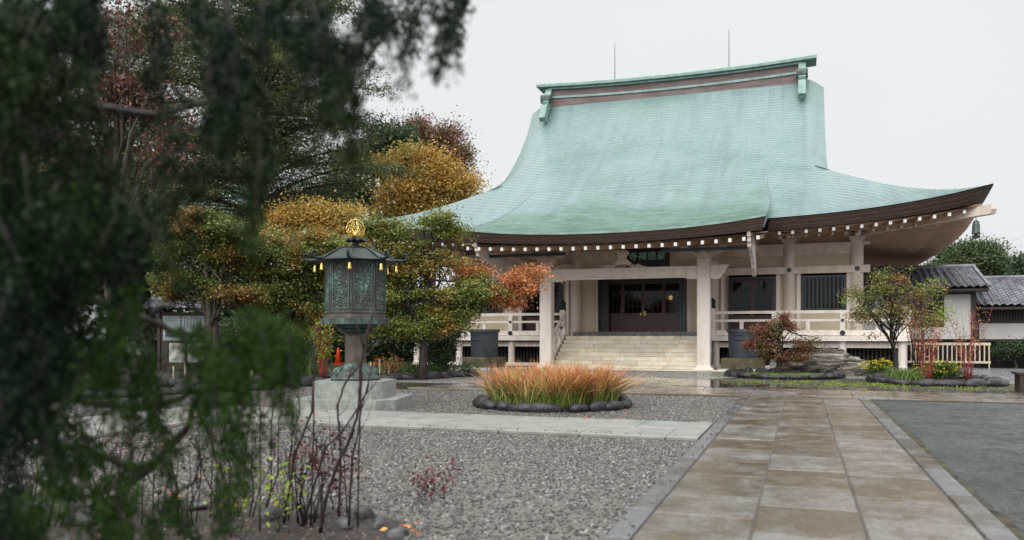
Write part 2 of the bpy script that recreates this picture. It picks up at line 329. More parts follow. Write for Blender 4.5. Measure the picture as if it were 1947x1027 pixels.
# glass of the doors
m, n, b, out = newmat('dark_glass')
gl = n.nodes.new('ShaderNodeBsdfGlossy'); gl.inputs['Roughness'].default_value = .03; gl.inputs[0].default_value = (.8,.85,.9,1)
tr = n.nodes.new('ShaderNodeBsdfTransparent'); tr.inputs[0].default_value = (.5,.52,.52,1)
fr = n.nodes.new('ShaderNodeFresnel'); fr.inputs[0].default_value = 1.35
ms = n.nodes.new('ShaderNodeMixShader'); n.links.new(fr.outputs[0], ms.inputs[0]); n.links.new(tr.outputs[0], ms.inputs[1]); n.links.new(gl.outputs[0], ms.inputs[2]); n.links.new(ms.outputs[0], out.inputs[0]); M['glass'] = m
m, n, b, out = newmat('lamp_glow'); em = n.nodes.new('ShaderNodeEmission'); em.inputs[0].default_value = (1,.55,.2,1); em.inputs[1].default_value = 1.3; n.links.new(em.outputs[0], out.inputs[0]); M['glow'] = m
# old bronze with verdigris
def bronzemat(name, relief):
    m, n, b, out = newmat(name)
    t = noise(n, 5, 6, .7, coord='World', stretch=(1,1,.6)); r = ramp(n, [(.38, (.05,.048,.044)), (.52, (.07,.095,.085)), (.62, (.11,.20,.17)), (.76, (.20,.34,.30))])
    if relief:
        g = n.nodes.new('ShaderNodeNewGeometry'); ds = noise(n, 9, 2, coord='World')
        mxv = n.nodes.new('ShaderNodeMix'); mxv.data_type = 'VECTOR'; mxv.inputs[0].default_value = .12; n.links.new(g.outputs['Position'], mxv.inputs[4]); n.links.new(ds.outputs['Color'], mxv.inputs[5])
        vo = n.nodes.new('ShaderNodeTexVoronoi'); vo.feature = 'SMOOTH_F1'; vo.inputs['Scale'].default_value = 13; n.links.new(mxv.outputs[1], vo.inputs['Vector'])
        wv = n.nodes.new('ShaderNodeMath'); wv.operation = 'SINE'; mm = n.nodes.new('ShaderNodeMath'); mm.operation = 'MULTIPLY'; mm.inputs[1].default_value = 22
        n.links.new(vo.outputs['Distance'], mm.inputs[0]); n.links.new(mm.outputs[0], wv.inputs[0])
        ad = n.nodes.new('ShaderNodeMath'); ad.operation = 'MULTIPLY_ADD'; ad.inputs[1].default_value = .07; n.links.new(wv.outputs[0], ad.inputs[0]); n.links.new(t.outputs[0], ad.inputs[2]); n.links.new(ad.outputs[0], r.inputs[0])
        bump(n, b, wv.outputs[0], .9, .012)
    else:
        n.links.new(t.outputs[0], r.inputs[0]); t2 = noise(n, 40, 3, coord='World'); bump(n, b, t2.outputs[0], .2, .01)
    n.links.new(r.outputs[0], b.inputs['Base Color']); b.inputs['Metallic'].default_value = .25; b.inputs['Roughness'].default_value = .5; return m
M['bronze'] = bronzemat('verdigris_bronze', False); M['relief'] = bronzemat('relief_bronze', True)
m, n, b, out = newmat('tape_stripes'); wv = n.nodes.new('ShaderNodeTexWave'); wv.inputs['Scale'].default_value = 1.5; gg = n.nodes.new('ShaderNodeNewGeometry'); n.links.new(gg.outputs['Position'], wv.inputs[0])
r = ramp(n, [(.49, (.02,.02,.02)), (.51, (.8,.45,.02))]); n.links.new(wv.outputs[0], r.inputs[0]); n.links.new(r.outputs[0], b.inputs['Base Color']); M['tape'] = m
# leaves
LG = lambda *s: list(s)
M['l_maple'] = leafmat('maple_leaves_turning', [(0, (.055,.10,.022)), (.5, (.17,.225,.05)), (1, (.38,.37,.10))], [(0, (.19,.15,.035)), (.5, (.42,.28,.075)), (1, (.62,.33,.12))])
M['l_orange'] = leafmat('maple_leaves_orange', [(0, (.34,.11,.05)), (.5, (.60,.22,.09)), (1, (.75,.38,.17))], [(0, (.22,.13,.03)), (.5, (.40,.22,.05)), (1, (.5,.14,.06))])
M['l_mapleG'] = leafmat('maple_leaves_green', [(0, (.045,.085,.018)), (.5, (.13,.18,.04)), (1, (.27,.28,.07))], [(0, (.14,.11,.03)), (.5, (.32,.20,.06)), (1, (.48,.20,.09))], nscale=.6)
M['l_yellow'] = leafmat('yellow_autumn_leaves', [(0, (.32,.20,.04)), (.5, (.60,.38,.09)), (1, (.80,.56,.19))], [(0, (.17,.17,.04)), (.5, (.38,.33,.08)), (1, (.66,.38,.12))], nscale=.25)
M['l_brown'] = leafmat('russet_leaves', [(0, (.14,.07,.045)), (.5, (.30,.15,.09)), (1, (.42,.23,.14))], [(0, (.07,.06,.025)), (.5, (.15,.12,.05)), (1, (.25,.17,.07))])
M['l_ever'] = leafmat('evergreen_leaves', [(0, (.02,.04,.02)), (.5, (.055,.095,.04)), (1, (.12,.18,.075))], nscale=.4)
M['l_cedar'] = leafmat('cedar_needles', [(0, (.03,.055,.022)), (.5, (.08,.12,.042)), (1, (.17,.21,.075))], [(0, (.06,.075,.022)), (.5, (.13,.145,.04)), (1, (.22,.21,.065))], nscale=.35)
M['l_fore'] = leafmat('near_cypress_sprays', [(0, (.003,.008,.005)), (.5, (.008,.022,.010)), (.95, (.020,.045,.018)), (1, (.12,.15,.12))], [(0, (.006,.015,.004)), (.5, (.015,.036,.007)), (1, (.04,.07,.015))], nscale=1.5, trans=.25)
M['l_foreg'] = leafmat('near_bright_sprays', [(0, (.012,.035,.007)), (.6, (.035,.085,.014)), (1, (.08,.14,.03))], trans=.35)
M['l_red'] = leafmat('red_cherry_leaves', [(0, (.06,.025,.02)), (.5, (.14,.05,.036)), (1, (.30,.11,.07))], [(0, (.04,.055,.02)), (.5, (.085,.10,.035)), (1, (.16,.14,.045))])
M['l_bonsai'] = leafmat('bronze_red_maple_leaves', [(0, (.10,.04,.025)), (.5, (.24,.10,.06)), (1, (.42,.18,.11))], [(0, (.06,.075,.02)), (.5, (.14,.15,.045)), (1, (.28,.23,.08))], nscale=1.4)
M['l_shrub'] = leafmat('shrub_mixed_leaves', [(0, (.06,.08,.016)), (.5, (.16,.18,.04)), (1, (.30,.33,.07))], [(0, (.17,.07,.035)), (.5, (.34,.14,.07)), (1, (.42,.24,.09))], nscale=1.6)
M['l_dogwood'] = leafmat('dogwood_leaves', [(0, (.22,.05,.05)), (.5, (.36,.12,.08)), (1, (.5,.36,.08))], nscale=3)
M['l_reddark'] = leafmat('dark_red_seedling_leaves', [(0, (.05,.01,.012)), (.5, (.13,.025,.028)), (1, (.22,.05,.045))])
M['l_lime'] = leafmat('lime_leaves', [(0, (.14,.22,.02)), (.5, (.28,.38,.04)), (1, (.42,.45,.06))])
M['l_flower'] = leafmat('yellow_blossom', [(0, (.65,.5,.02)), (1, (.85,.75,.05))])
M['l_hedge'] = leafmat('clipped_hedge_leaves', [(0, (.03,.06,.015)), (.5, (.07,.13,.03)), (1, (.14,.22,.05))])
M['l_hill'] = leafmat('hill_evergreen_leaves', [(0, (.03,.05,.02)), (.5, (.07,.11,.04)), (1, (.15,.20,.07))], [(0, (.05,.06,.02)), (.5, (.12,.13,.045)), (1, (.2,.2,.08))], nscale=.15)
M['l_grassG'] = leafmat('fresh_blades', [(0, (.07,.13,.03)), (.5, (.16,.26,.06)), (1, (.32,.42,.12))])
M['l_fallen'] = leafmat('fallen_leaf', [(0, (.35,.07,.02)), (.5, (.60,.16,.03)), (1, (.7,.32,.06))], trans=0)
m, n, b, out = newmat('bloodgrass_blades')
at = n.nodes.new('ShaderNodeAttribute'); at.attribute_name = 'v'; at2 = n.nodes.new('ShaderNodeAttribute'); at2.attribute_name = 'h'
r1 = ramp(n, [(0, (.07,.13,.025)), (.5, (.16,.23,.045)), (1, (.33,.37,.10))]); n.links.new(at.outputs['Fac'], r1.inputs[0])
r2 = ramp(n, [(0, (.55,.07,.035)), (.45, (.58,.22,.09)), (.75, (.55,.40,.16)), (.9, (.34,.38,.11)), (1, (.62,.10,.06))]); n.links.new(at.outputs['Fac'], r2.inputs[0])
ad_ = n.nodes.new('ShaderNodeMath'); ad_.operation = 'MULTIPLY_ADD'; ad_.inputs[1].default_value = .55; n.links.new(at.outputs['Fac'], ad_.inputs[0]); n.links.new(at2.outputs['Fac'], ad_.inputs[2]); k = ramp(n, [(.50, 0), (.92, .95)]); n.links.new(ad_.outputs[0], k.inputs[0])
n.links.new(mixc(n, k.outputs[0], r1.outputs[0], r2.outputs[0]), b.inputs['Base Color']); b.inputs['Roughness'].default_value = .5; M['bloodgrass'] = m

# ------------------------------------------------------------------ foliage machinery
def quads(name, V, mat, parent=None, v=None, h=None, origin=(0,0,0)):
    """V: (n,4,3) array of leaves, one quad each"""
    n = len(V); me = bpy.data.meshes.new(name)
    off = np.array(OFF[parent] if parent is not None else origin, dtype=float)
    co = (V.reshape(-1, 3)-off).astype(np.float32)
    me.vertices.add(4*n); me.vertices.foreach_set('co', co.ravel())
    me.loops.add(4*n); me.loops.foreach_set('vertex_index', np.arange(4*n, dtype=np.int32))
    me.polygons.add(n); me.polygons.foreach_set('loop_start', np.arange(0, 4*n, 4, dtype=np.int32))
    me.update(calc_edges=True)
    a = me.attributes.new('v', 'FLOAT', 'POINT')
    if v is None: v = RNG.random(n)
    a.data.foreach_set('value', np.repeat(v, 4).astype(np.float32) if len(v) == n else v.astype(np.float32))
    if h is not None: me.attributes.new('h', 'FLOAT', 'POINT').data.foreach_set('value', h.astype(np.float32))
    me.materials.append(mat)
    o = bpy.data.objects.new(name, me); link(o, parent)
    if parent is None: o.location = origin; OFF[o] = Vector(origin)
    return o
def leafquads(C, L_, up=.4, aspect=.55, fold=.12, hang=0.0):
    n = len(C); nr = RNG.normal(size=(n, 3)); nr[:, 2] = nr[:, 2]*.8+up*2
    nr /= np.linalg.norm(nr, axis=1)[:, None]+1e-9
    t = RNG.normal(size=(n, 3)); t[:, 2] -= hang*2.5
    t -= nr*np.sum(t*nr, 1)[:, None]; t /= np.linalg.norm(t, axis=1)[:, None]+1e-9
    b_ = np.cross(nr, t); Ls = (L_*(.7+.6*RNG.random(n)))[:, None]
    V = np.stack([C-t*Ls*.5, C+b_*Ls*aspect*.5+nr*Ls*fold, C+t*Ls*.5, C-b_*Ls*aspect*.5+nr*Ls*fold], 1)
    return V
def clump_points(ells, n, shell=.55):
    """n clump centres spread through ellipsoids (centre, radii)"""
    w = np.array([(e[1][0]*e[1][1]*e[1][2])**.75 for e in ells]); w /= w.sum()
    idx = RNG.choice(len(ells), n, p=w); d = RNG.normal(size=(n, 3)); d /= np.linalg.norm(d, axis=1)[:, None]
    rr = (shell+(1-shell)*RNG.random(n)**.7)
    rr = np.where(RNG.random(n) < .22, RNG.random(n), rr)
    k1 = RNG.normal(size=(len(ells), 3))*2.6; k2 = RNG.normal(size=(len(ells), 3))*5
    rr = rr*(.86+.26*np.sin(np.sum(d*k1[idx], 1)+idx)+.14*np.sin(np.sum(d*k2[idx], 1)+idx*2)+RNG.normal(size=n)*.07)
    c = np.array([list(e[0]) for e in ells])[idx]; s = np.array([list(e[1]) for e in ells])[idx]
    return c+d*s*rr[:, None]
def leaves_at(C, per, sig, size, **k):
    n = len(C); pts = np.repeat(C, per, 0)+RNG.normal(size=(n*per, 3))*np.array(sig)*np.repeat(RNG.uniform(.6, 1.5, n), per)[:, None]*np.where(RNG.random(n*per) < .10, 1.3, 1.)[:, None]
    cv = np.repeat(RNG.random(n)*.5, per)+RNG.random(n*per)*.5
    return leafquads(pts, size, **k), cv
def limb(mb, a, b_, r0, r1, sag=.1, n=5, seg=5):
    a = Vector(a); b_ = Vector(b_); L_ = (b_-a).length; pts = []; rad = []
    for i in range(n+1):
        t = i/n; p = a.lerp(b_, t); p.z += math.sin(t*math.pi)*sag*L_
        if 0 < i < n: p += Vector((random.uniform(-1,1), random.uniform(-1,1), random.uniform(-.6,.6)))*L_*.045
        pts.append(p); rad.append(r0+(r1-r0)*t**.8)
    mb.tube(pts, rad, seg); return pts
def frag(ells, k):
    out_ = []
    for c, r_ in ells:
        for i in range(k):
            d = RNG.normal(size=3); d /= np.linalg.norm(d); q_ = random.uniform(.25, .72); s_ = random.uniform(.42, .70)
            out_.append((tuple(c[j]+d[j]*r_[j]*q_ for j in range(3)), (r_[0]*s_, r_[1]*s_, r_[2]*s_*random.uniform(.55, .95))))
    return out_
def tree(name, label, cat, base, ells, mat, clumps, per, sig, size, trunk_r=.18, bark='bark2', fork=None, limbs=22, up=.5, aspect=.55, group=None, lean=(0,0), stems=1, hang=0.0, mat2=None, ells2=None, clumps2=0):
    base = Vector(base); root = empty(name, base, label, cat, group); big = ells; ells = frag(ells, 7 if clumps > 150 else 5)
    C = clump_points(ells, clumps)
    top = max(e[0][2]+e[1][2]*.3 for e in ells); cz = np.mean([e[0][2] for e in ells])
    cen = Vector(np.mean([list(e[0]) for e in ells], axis=0)); fk = fork if fork else base.z+(cz-base.z)*.55
    mb = MB(); tops = []
    for s_ in range(stems):
        dx, dy = (random.uniform(-.5,.5), random.uniform(-.5,.5)) if stems > 1 else (0, 0)
        t1 = Vector((base.x+(cen.x-base.x)*.3+lean[0]+dx*.5, base.y+(cen.y-base.y)*.3+lean[1]+dy*.5, fk))
        b0 = base+Vector((dx*.3, dy*.3, -.1))
        p = [b0, b0.lerp(t1, .33)+Vector((random.uniform(-.06,.06), random.uniform(-.06,.06), 0)), b0.lerp(t1, .7)+Vector((random.uniform(-.08,.08), random.uniform(-.08,.08), 0)), t1, Vector((cen.x*.6+t1.x*.4+dx, cen.y*.6+t1.y*.4+dy, top))]
        mb.tube(p, [trunk_r*1.25, trunk_r, trunk_r*.85, trunk_r*.7, trunk_r*.12], 8); tops.append((t1, p[-1]))
    mb.build('trunk', M[bark], root, smooth=True)
    bb = MB(); sel = C[RNG.choice(len(C), min(limbs, len(C)), replace=False)]
    for c in sel:
        t1, tp = random.choice(tops); k = random.uniform(0, .75); s0 = t1.lerp(tp, k) if random.random() < .6 else base.lerp(t1, random.uniform(.75, 1))
        pts = limb(bb, s0, c, trunk_r*.42*(1-k*.5), trunk_r*.07, .06)
        for j in range(3):
            q = pts[random.randint(2, 4)]; e = C[np.argmin(np.sum((C-np.array(q+Vector((random.uniform(-1,1), random.uniform(-1,1), random.uniform(0,1)))*.8))**2, 1))]
            limb(bb, q, e, trunk_r*.14, trunk_r*.04, .03, 3, 4)
    bb.build('branch', M[bark], root, smooth=True)
    V, cv = leaves_at(C, per, sig, size, up=up, aspect=aspect, hang=hang)
    quads('crown', V, mat, root, cv)
    if ells2:
        V, cv = leaves_at(clump_points(frag(ells2, 5), clumps2), per, sig, size, up=up, aspect=aspect); quads('crown', V, mat2, root, cv)
    return root
def E(x, y, D, rx, ry, rd=None):                   # an ellipsoid of crown: bearing, dip, distance; radii in picture units
    s = D/F; return (P(x, y, D), (rx*s, (rd if rd else (rx+ry)*.5*s), ry*s))

# ================================================================== GROUND
def sheet(name, pts, z, mat):
    mb = MB(); mb.add([(p[0], p[1], z) for p in pts], [tuple(range(len(pts)))])
    return tag(mb.build(name, mat), kind='structure')
mb = MB(); mb.add([(-300,-60,0),(300,-60,0),(300,500,0),(-300,500,0)], [(0,1,2,3)]); ground = tag(mb.build('ground', M['gravel']), kind='structure')
sheet('forecourt', [(1.31,-8),(40,-8),(40,17.85),(1.31,17.85)], .006, M['asphalt'])
def wobble(cx, cy, rx, ry, n=34, rough=.25, seed=0):
    rnd = random.Random(seed); ph = [(rnd.uniform(0,6.28), rnd.uniform(.3,1)) for _ in range(5)]
    out_ = []
    for i in range(n):
        a = 2*math.pi*i/n; k = 1+rough*sum(w*math.sin((j+2)*a+p) for j,(p,w) in enumerate(ph))/2.2
        out_.append((cx+rx*k*math.cos(a), cy+ry*k*math.sin(a)))
    return out_
for i, (x, y, rx, ry) in enumerate([(1230, 728, 3.2, 2.6), (1470, 742, 2.6, .55), (1700, 742, 3.0, .5), (810, 737, 2.2, .9), (1300, 806, .95, .33), (1360, 730, 1.2, 1.6)]):
    c = G(x, y); sheet('puddle', wobble(c.x, c.y, rx, ry, seed=i+3, rough=.35), .008+.001*i, M['water'])
sheet('muddy_verge', [(-2.6,20.36),(16,20.36),(16,24.4),(5.5,24.4),(3.5,26.5),(-1.6,26.8),(-2.9,24)], .0065, M['mud'])
kr = random.Random(4); xs = [(1.285+.05+abs(kr.gauss(0,.045)), y*.12+2) for y in range(132)]
sheet('kerb_silt', [(1.27,2)]+xs+[(1.27,17.8)], .009, M['mud'])
# soil of the planted beds
sheet('planting_bed_soil', [(-2.1,3.4),(-2.3,4.5),(-2.55,5.05),(-3.1,5.4),(-4.2,5.3),(-5.3,4.7),(-6.5,4),(-7,1),(-3,2)], .012, M['soil'])
lb = [G(900,716), G(790,722), G(700,724), G(600,732), G(500,742), G(380,748), G(250,755), G(60,765), G(-200,770)]
sheet('garden_soil', [(p.x,p.y) for p in lb]+[(-60,30),(-60,75),(-20,75),(-16.6,52),(-17,32.6),(-14.2,31.5)], .005, M['soil'])
# pebbles: too many to count, real stones scattered over the near gravel
def pebbles(name, poly, density, smin, smax, seed):
    mb = MB(); mb.add([(p[0],p[1],.004) for p in poly], [tuple(range(len(poly)))])
    o = mb.build(name, M['pebble']); tag(o, kind='stuff')
    ng = bpy.data.node_groups.new(name+'_scatter', 'GeometryNodeTree')
    ng.interface.new_socket('Geometry', in_out='INPUT', socket_type='NodeSocketGeometry'); ng.interface.new_socket('Geometry', in_out='OUTPUT', socket_type='NodeSocketGeometry')
    N = ng.nodes.new; K = ng.links.new
    gi = N('NodeGroupInput'); go = N('NodeGroupOutput'); d = N('GeometryNodeDistributePointsOnFaces'); d.inputs['Density'].default_value = density; d.inputs['Seed'].default_value = seed
    ico = N('GeometryNodeMeshIcoSphere'); ico.inputs['Radius'].default_value = 1; ico.inputs['Subdivisions'].default_value = 1
    sm = N('GeometryNodeSetMaterial'); sm.inputs['Material'].default_value = M['pebble']; K(ico.outputs[0], sm.inputs[0])
    inst = N('GeometryNodeInstanceOnPoints'); K(gi.outputs[0], d.inputs[0]); K(d.outputs[0], inst.inputs['Points']); K(sm.outputs[0], inst.inputs['Instance'])
    rr = N('FunctionNodeRandomValue'); rr.data_type = 'FLOAT_VECTOR'; rr.inputs[0].default_value = (-.6,-.6,0); rr.inputs[1].default_value = (.6,.6,6.28); K(rr.outputs[0], inst.inputs['Rotation'])
    rs = N('FunctionNodeRandomValue'); rs.data_type = 'FLOAT_VECTOR'; rs.inputs[0].default_value = (smin,smin*.75,smin*.4); rs.inputs[1].default_value = (smax,smax*.7,smax*.5); rs.inputs['Seed'].default_value = 5; K(rs.outputs[0], inst.inputs['Scale'])
    j = N('GeometryNodeJoinGeometry'); K(inst.outputs[0], j.inputs[0]); K(gi.outputs[0], j.inputs[0]); K(j.outputs[0], go.inputs[0])
    o.modifiers.new('scatter', 'NODES').node_group = ng
    return o
m, n, b, out = newmat('pebble_stone')
oi = n.nodes.new('ShaderNodeObjectInfo'); r = ramp(n, [(0, (.018,.017,.017)), (.3, (.045,.043,.043)), (.5, (.088,.081,.077)), (.7, (.145,.126,.106)), (.9, (.20,.188,.18)), (1, (.36,.345,.33))]); n.links.new(oi.outputs['Random'], r.inputs[0])
n.links.new(r.outputs[0], b.inputs['Base Color']); b.inputs['Roughness'].default_value = .35; M['pebble'] = m
pebbles('gravel_stones', [(-1.19,2.5),(-1.19,10.15),(-8.3,10.15),(-8.3,3)], 900, .010, .024, 1)
pebbles('gravel_stones', [(-1.19,12.15),(-1.19,17.85),(-15,17.85),(-15,12.15)], 330, .012, .024, 2)
pebbles('gravel_stones', [(-10.3,5),(-10.3,14),(-16,16),(-18,6)], 200, .012, .024, 3)
def strays(poly, z, dens, seed):
    o = pebbles('stray_stones', poly, dens, .008, .016, seed); me = o.data
    for v_ in me.vertices: v_.co.z = z
    ng = o.modifiers[0].node_group
    for l in list(ng.links):
        if l.to_node.type == 'JOIN_GEOMETRY' and l.from_node.type == 'GROUP_INPUT': ng.links.remove(l)
strays([(-1.18,2.5),(-1.0,2.5),(-1.0,17.8),(-1.18,17.8)], .060, 40, 7)
strays([(-10.3,10.2),(-10.3,10.45),(-1.3,10.45),(-1.3,10.2)], .058, 45, 8)
strays([(-10.3,11.9),(-10.3,12.1),(-1.3,12.1),(-1.3,11.9)], .058, 30, 9)
pebbles('gravel_stones', [(-14,20.4),(8,20.4),(8,30),(-14,30)], 60, .014, .026, 4)

# ================================================================== PATHS (structure, with every slab a piece)
CB = {}
def cslab(sx, sy, sz, mat, c=.008):
    k = (round(sx,3), round(sy,3), sz, mat.name)
    if k not in CB: CB[k] = MB().cbox(-sx/2, sx/2, -sy/2, sy/2, -sz, 0, c).mesh('slab', mat)
    return CB[k]
def pathroot(name, poly, z=.004, mat=None):
    mb = MB(); mb.add([(p[0],p[1],z) for p in poly], [tuple(range(len(poly)))]); return tag(mb.build(name, mat or M['soil']), kind='structure')
M['joint'] = simple('gritty_joint', (.05,.042,.035), (.12,.10,.085), 40, .7, bs=.5)
pr = pathroot('path', [(-1.17,-3),(1.28,-3),(1.28,17.9),(-1.17,17.9)], .033, M['joint'])
lens = [.80,.95,1.05,.88]
for (x0, x1, s0) in ((-.988,-.302,.1), (-.295,.388,.55), (.395,1.073,.3)):
    y = 2.2+s0; i = 0
    while y < 17.7:
        l = random.choice(lens); y1 = min(y+l, 17.88)
        if 17.88-y1 < .3: y1 = 17.88
        piece('slab', cslab(x1-x0-.006, round(y1-y-.02,2), .06, M['slab']), ((x0+x1)/2, (y+y1)/2, .045+random.uniform(-.003,.003)), pr); y = y1; i += 1
for (x0, x1) in ((-1.165,-.994), (1.080,1.275)):
    y = 2.4+random.random()*.5
    while y < 17.7:
        y1 = min(y+random.choice((1.15,1.3,.9)), 17.88)
        if 17.88-y1 < .3: y1 = 17.88
        piece('kerb_stone', cslab(x1-x0-.012, round(y1-y-.012,2), .06, M['kerbslab']), ((x0+x1)/2, (y+y1)/2, .052), pr); y = y1
cr = pathroot('cross_path', [(-9,17.9),(24,17.9),(24,20.35),(-9,20.35)], .010)
for k, (y0, y1) in enumerate(((17.92,18.35),(18.36,19.35),(19.36,20.33))):
    x = -9+.3*k
    while x < 22:
        l = (1.5,1.2,1.25)[k]*random.choice((.9,1,1.1)); piece('slab', cslab(round(l-.014,2), y1-y0-.012, .06, M['crossslab']), (x+l/2, (y0+y1)/2, .04+random.uniform(-.003,.002)), cr); x += l
wk = pathroot('walkway', [(-10.35,10.2),(-1.18,10.2),(-1.18,12.1),(-10.35,12.1)], .010)
for k, (y0, y1) in enumerate(((10.2,11.15),(11.16,12.1))):
    x = -1.185-.55*k-.4
    piece('slab', cslab(round(.55*k+.4-.01,2), y1-y0-.01, .06, M['paleslab']), (-1.185-(.55*k+.4)/2, (y0+y1)/2, .05), wk)
    while x > -10.3:
        l = min(random.choice((1.1,1.15,1.25)), x+10.36)
        if l < .2: break
        piece('slab', cslab(round(l-.010,2), y1-y0-.01, .06, M['paleslab']), (x-l/2, (y0+y1)/2, .05+random.uniform(-.002,.002)), wk); x -= l
wk2 = pathroot('side_walkway', [(-10.35,-4),(-8.4,-4),(-8.4,10.18),(-10.35,10.18)], .010)
for (x0, x1) in ((-10.35,-9.38),(-9.37,-8.4)):
    y = 10.18
    while y > -3:
        l = random.choice((1.1,1.2,1.3)); piece('slab', cslab(x1-x0-.01, round(l-.01,2), .06, M['paleslab']), ((x0+x1)/2, y-l/2, .05), wk2); y -= l
# paving in front of the annex on the right
ap = pathroot('annex_paving', [(5.2,24.5),(16,24.5),(16,37.5),(5.2,37.5)], .008)
for i in range(9):
    for j in range(9):
        if random.random() < .98: piece('slab', cslab(1.16, 1.38, .05, M['greyslab']), (5.8+i*1.18+.3*(j%2), 25.2+j*1.4, .04+random.uniform(-.003,.003)), ap)

# ================================================================== TEMPLE HALL
XC, YC, A, B = -6.4, 43.0, 12.46, 11.9
hall = empty('temple_hall', (XC, 35.0, 0), 'large pale temple hall with sweeping green copper roof, stone stairs and white railing', 'temple')
GP = [(0,0),(1,.44),(2.4,1.13),(4.8,2.5),(6.5,3.55),(8.8,5.2),(10.0,6.3),(10.9,7.35),(11.5,8.2),(11.9,8.85)]
gx = np.array([p[0] for p in GP]); gy = np.array([p[1] for p in GP])
gcoef = np.polyfit(np.concatenate([gx, [3.5, 7.6]]), np.concatenate([gy, [1.72, 4.27]]), 5)
def g_(s): return float(np.polyval(gcoef, s)-np.polyval(gcoef, 0))
ZE = 5.5
def upl(k, s): return .86*abs(k)**3.6*max(0., 1-s/7.)**2
def zf(u, s):                                    # front or back slope
    z = ZE+g_(s)+upl(u/A, s)
    d = min(1., max(0., (abs(u)-6.55)/.9)); e = min(1., max(0., (s-4.9)/2.2))
    return z-.50*d**1.6*e
def zs(v, t): return ZE+g_(t)+upl(v/B, t)
def courses(smax, step=.205):
    s = 0; out_ = [0.]
    while s < smax:
        sl = (g_(s+.05)-g_(s))/.05; s += step/math.sqrt(1+sl*sl)
        if s > smax-.04: s = smax
        out_.append(s)
    return out_
def slope(name, rows, umax, pt, ncol, mat, uvu):
    """stepped shingle courses: each course lies proud over the one below"""
    mb = MB(); pts = []; uvs = []; arc = 0
    for i, s in enumerate(rows):
        um = umax(s)
        row = []; 
        for j in range(ncol+1):
            u = -um+2*um*j/ncol
            row.append((u, s, 0))
        if i: pts.append([pt(u_, s, 0.0) for u_, _, _ in row]); uvs.append([(u_, arc+.202) for u_,_,_ in row]); arc += .205
        if i < len(rows)-1: pts.append([pt(u_, s, .014) for u_, _, _ in row]); uvs.append([(u_, arc+.003) for u_,_,_ in row])
    mb.grid(pts); o = mb.build(name, mat, hall)
    me = o.data; uvl = me.uv_layers.new(name='uv'); flat = np.array(uvs, dtype=np.float32).reshape(-1, 2)
    vi = np.zeros(len(me.loops), dtype=np.int32); me.loops.foreach_get('vertex_index', vi); uvl.data.foreach_set('uv', flat[vi].ravel())
    return o
um = lambda s: A-s if s < 5.01 else 7.45
vm = lambda t: B-t
rowsF = courses(B-.28); rowsS = courses(5.5)
slope('roof_slope', rowsF, um, lambda u, s, h: (XC+u, YC-B+s, zf(u, s)+h), 110, M['copper'], 1)
slope('roof_slope', rowsF[::2], um, lambda u, s, h: (XC-u, YC+B-s, zf(u, s)+h), 60, M['copper'], 1)
for sg in (1, -1):
    slope('roof_slope', rowsS, vm, lambda v, t, h, sg=sg: (XC+sg*(A-t), YC+sg*v, zs(v, t)+h), 70, M['copper'], 1)
    # gable wall behind the verge
    mb = MB(); pts = []
    for i in range(21):
        v = -7+14*i/20; pts.append((YC+v, zf(6.7, B-abs(v)-.02)-.12))
    mb.prism([(YC-7.2, 7.9)]+pts+[(YC+7.2, 7.9)], 'x', XC+sg*6.6, XC+sg*6.7); mb.build('gable_wall', M['darkwood'], hall)
    # verge thickness
    mb = MB(); rws = [[], []]
    for s in [5.0+i*.35 for i in range(20)]:
        rws[0].append((XC+sg*7.45, YC-B+s, zf(7.45, s)+.01)); rws[1].append((XC+sg*7.38, YC-B+s, zf(7.45, s)-.05-.2*min(1,max(0,(s-5.1)/2))))
    mb.grid(rws); mb.build('verge_board', M['coppertrim'], hall)
# kohai: the roof carried forward over the stairs
KU, KS0, KS1 = 5.33, -3.6, 4.5
def zk(u, s):
    t = (s-KS0)/(KS1-KS0); w = KS1-KS0; p0, p1, m0, m1 = -.67, g_(KS1)+.012, .22*w, (g_(KS1+.05)-g_(KS1-.05))*10*w
    h = (2*t**3-3*t*t+1)*p0+(t**3-2*t*t+t)*m0+(-2*t**3+3*t*t)*p1+(t**3-t*t)*m1
    return ZE+h+.33*abs(u/KU)**2.4*(1-t)**1.3
krows = []
s = KS0
while s < KS1: krows.append(s); s += .195
krows.append(KS1)
slope('porch_roof_slope', krows, lambda s: KU-.25*max(0, (s-1)/3.5), lambda u, s, h: (XC+u, YC-B+s, zk(u, s)+h), 70, M['copper'], 1)
# eave edges: dark layered boards
def eave_band(name, us, top, nlay, thick, inset, mat, lip=True):
    mb = MB(); rows = []
    for k in range(nlay):
        for e in (0, 1):
            rows.append([top(u, (k+e*.92)/nlay, inset, thick, k) for u in us])
    mb.grid(rows); mb.grid([rows[-1], [top(u, 1.0, inset+.55, thick, 0) for u in us]]); return mb.build(name, mat, hall)
def thk(k): return .40+.16*abs(k)**5
def ftop(u, f, inset, thick, k):
    kk = abs(u/A); d = inset*f+.33*kk**8*f+.006*(k % 2); uu = u*(1-(d)/A)
    return (XC+uu, YC-B+d, zf(u, 0)-.02-thk(kk)*f)
nU = 60
usR = [-A+(A-5.33)*i/nU for i in range(nU+1)]; usL = [5.33+(A-5.33)*i/nU for i in range(nU+1)]
for us in (usR, usL): eave_band('eave_board', us, ftop, 6, 0, .16, M['fascia'])
for sg in (1, -1):
    def stop(v, f, inset, thick, k, sg=sg):
        kk = abs(v/B); d = inset*f+.33*kk**8*f+.006*(k % 2); return (XC+sg*(A-d), YC+v*(1-d/B), zs(v, 0)-.02-thk(kk)*f)
    eave_band('eave_board', [-B+2*B*i/90 for i in range(91)], stop, 6, 0, .16, M['fascia'])
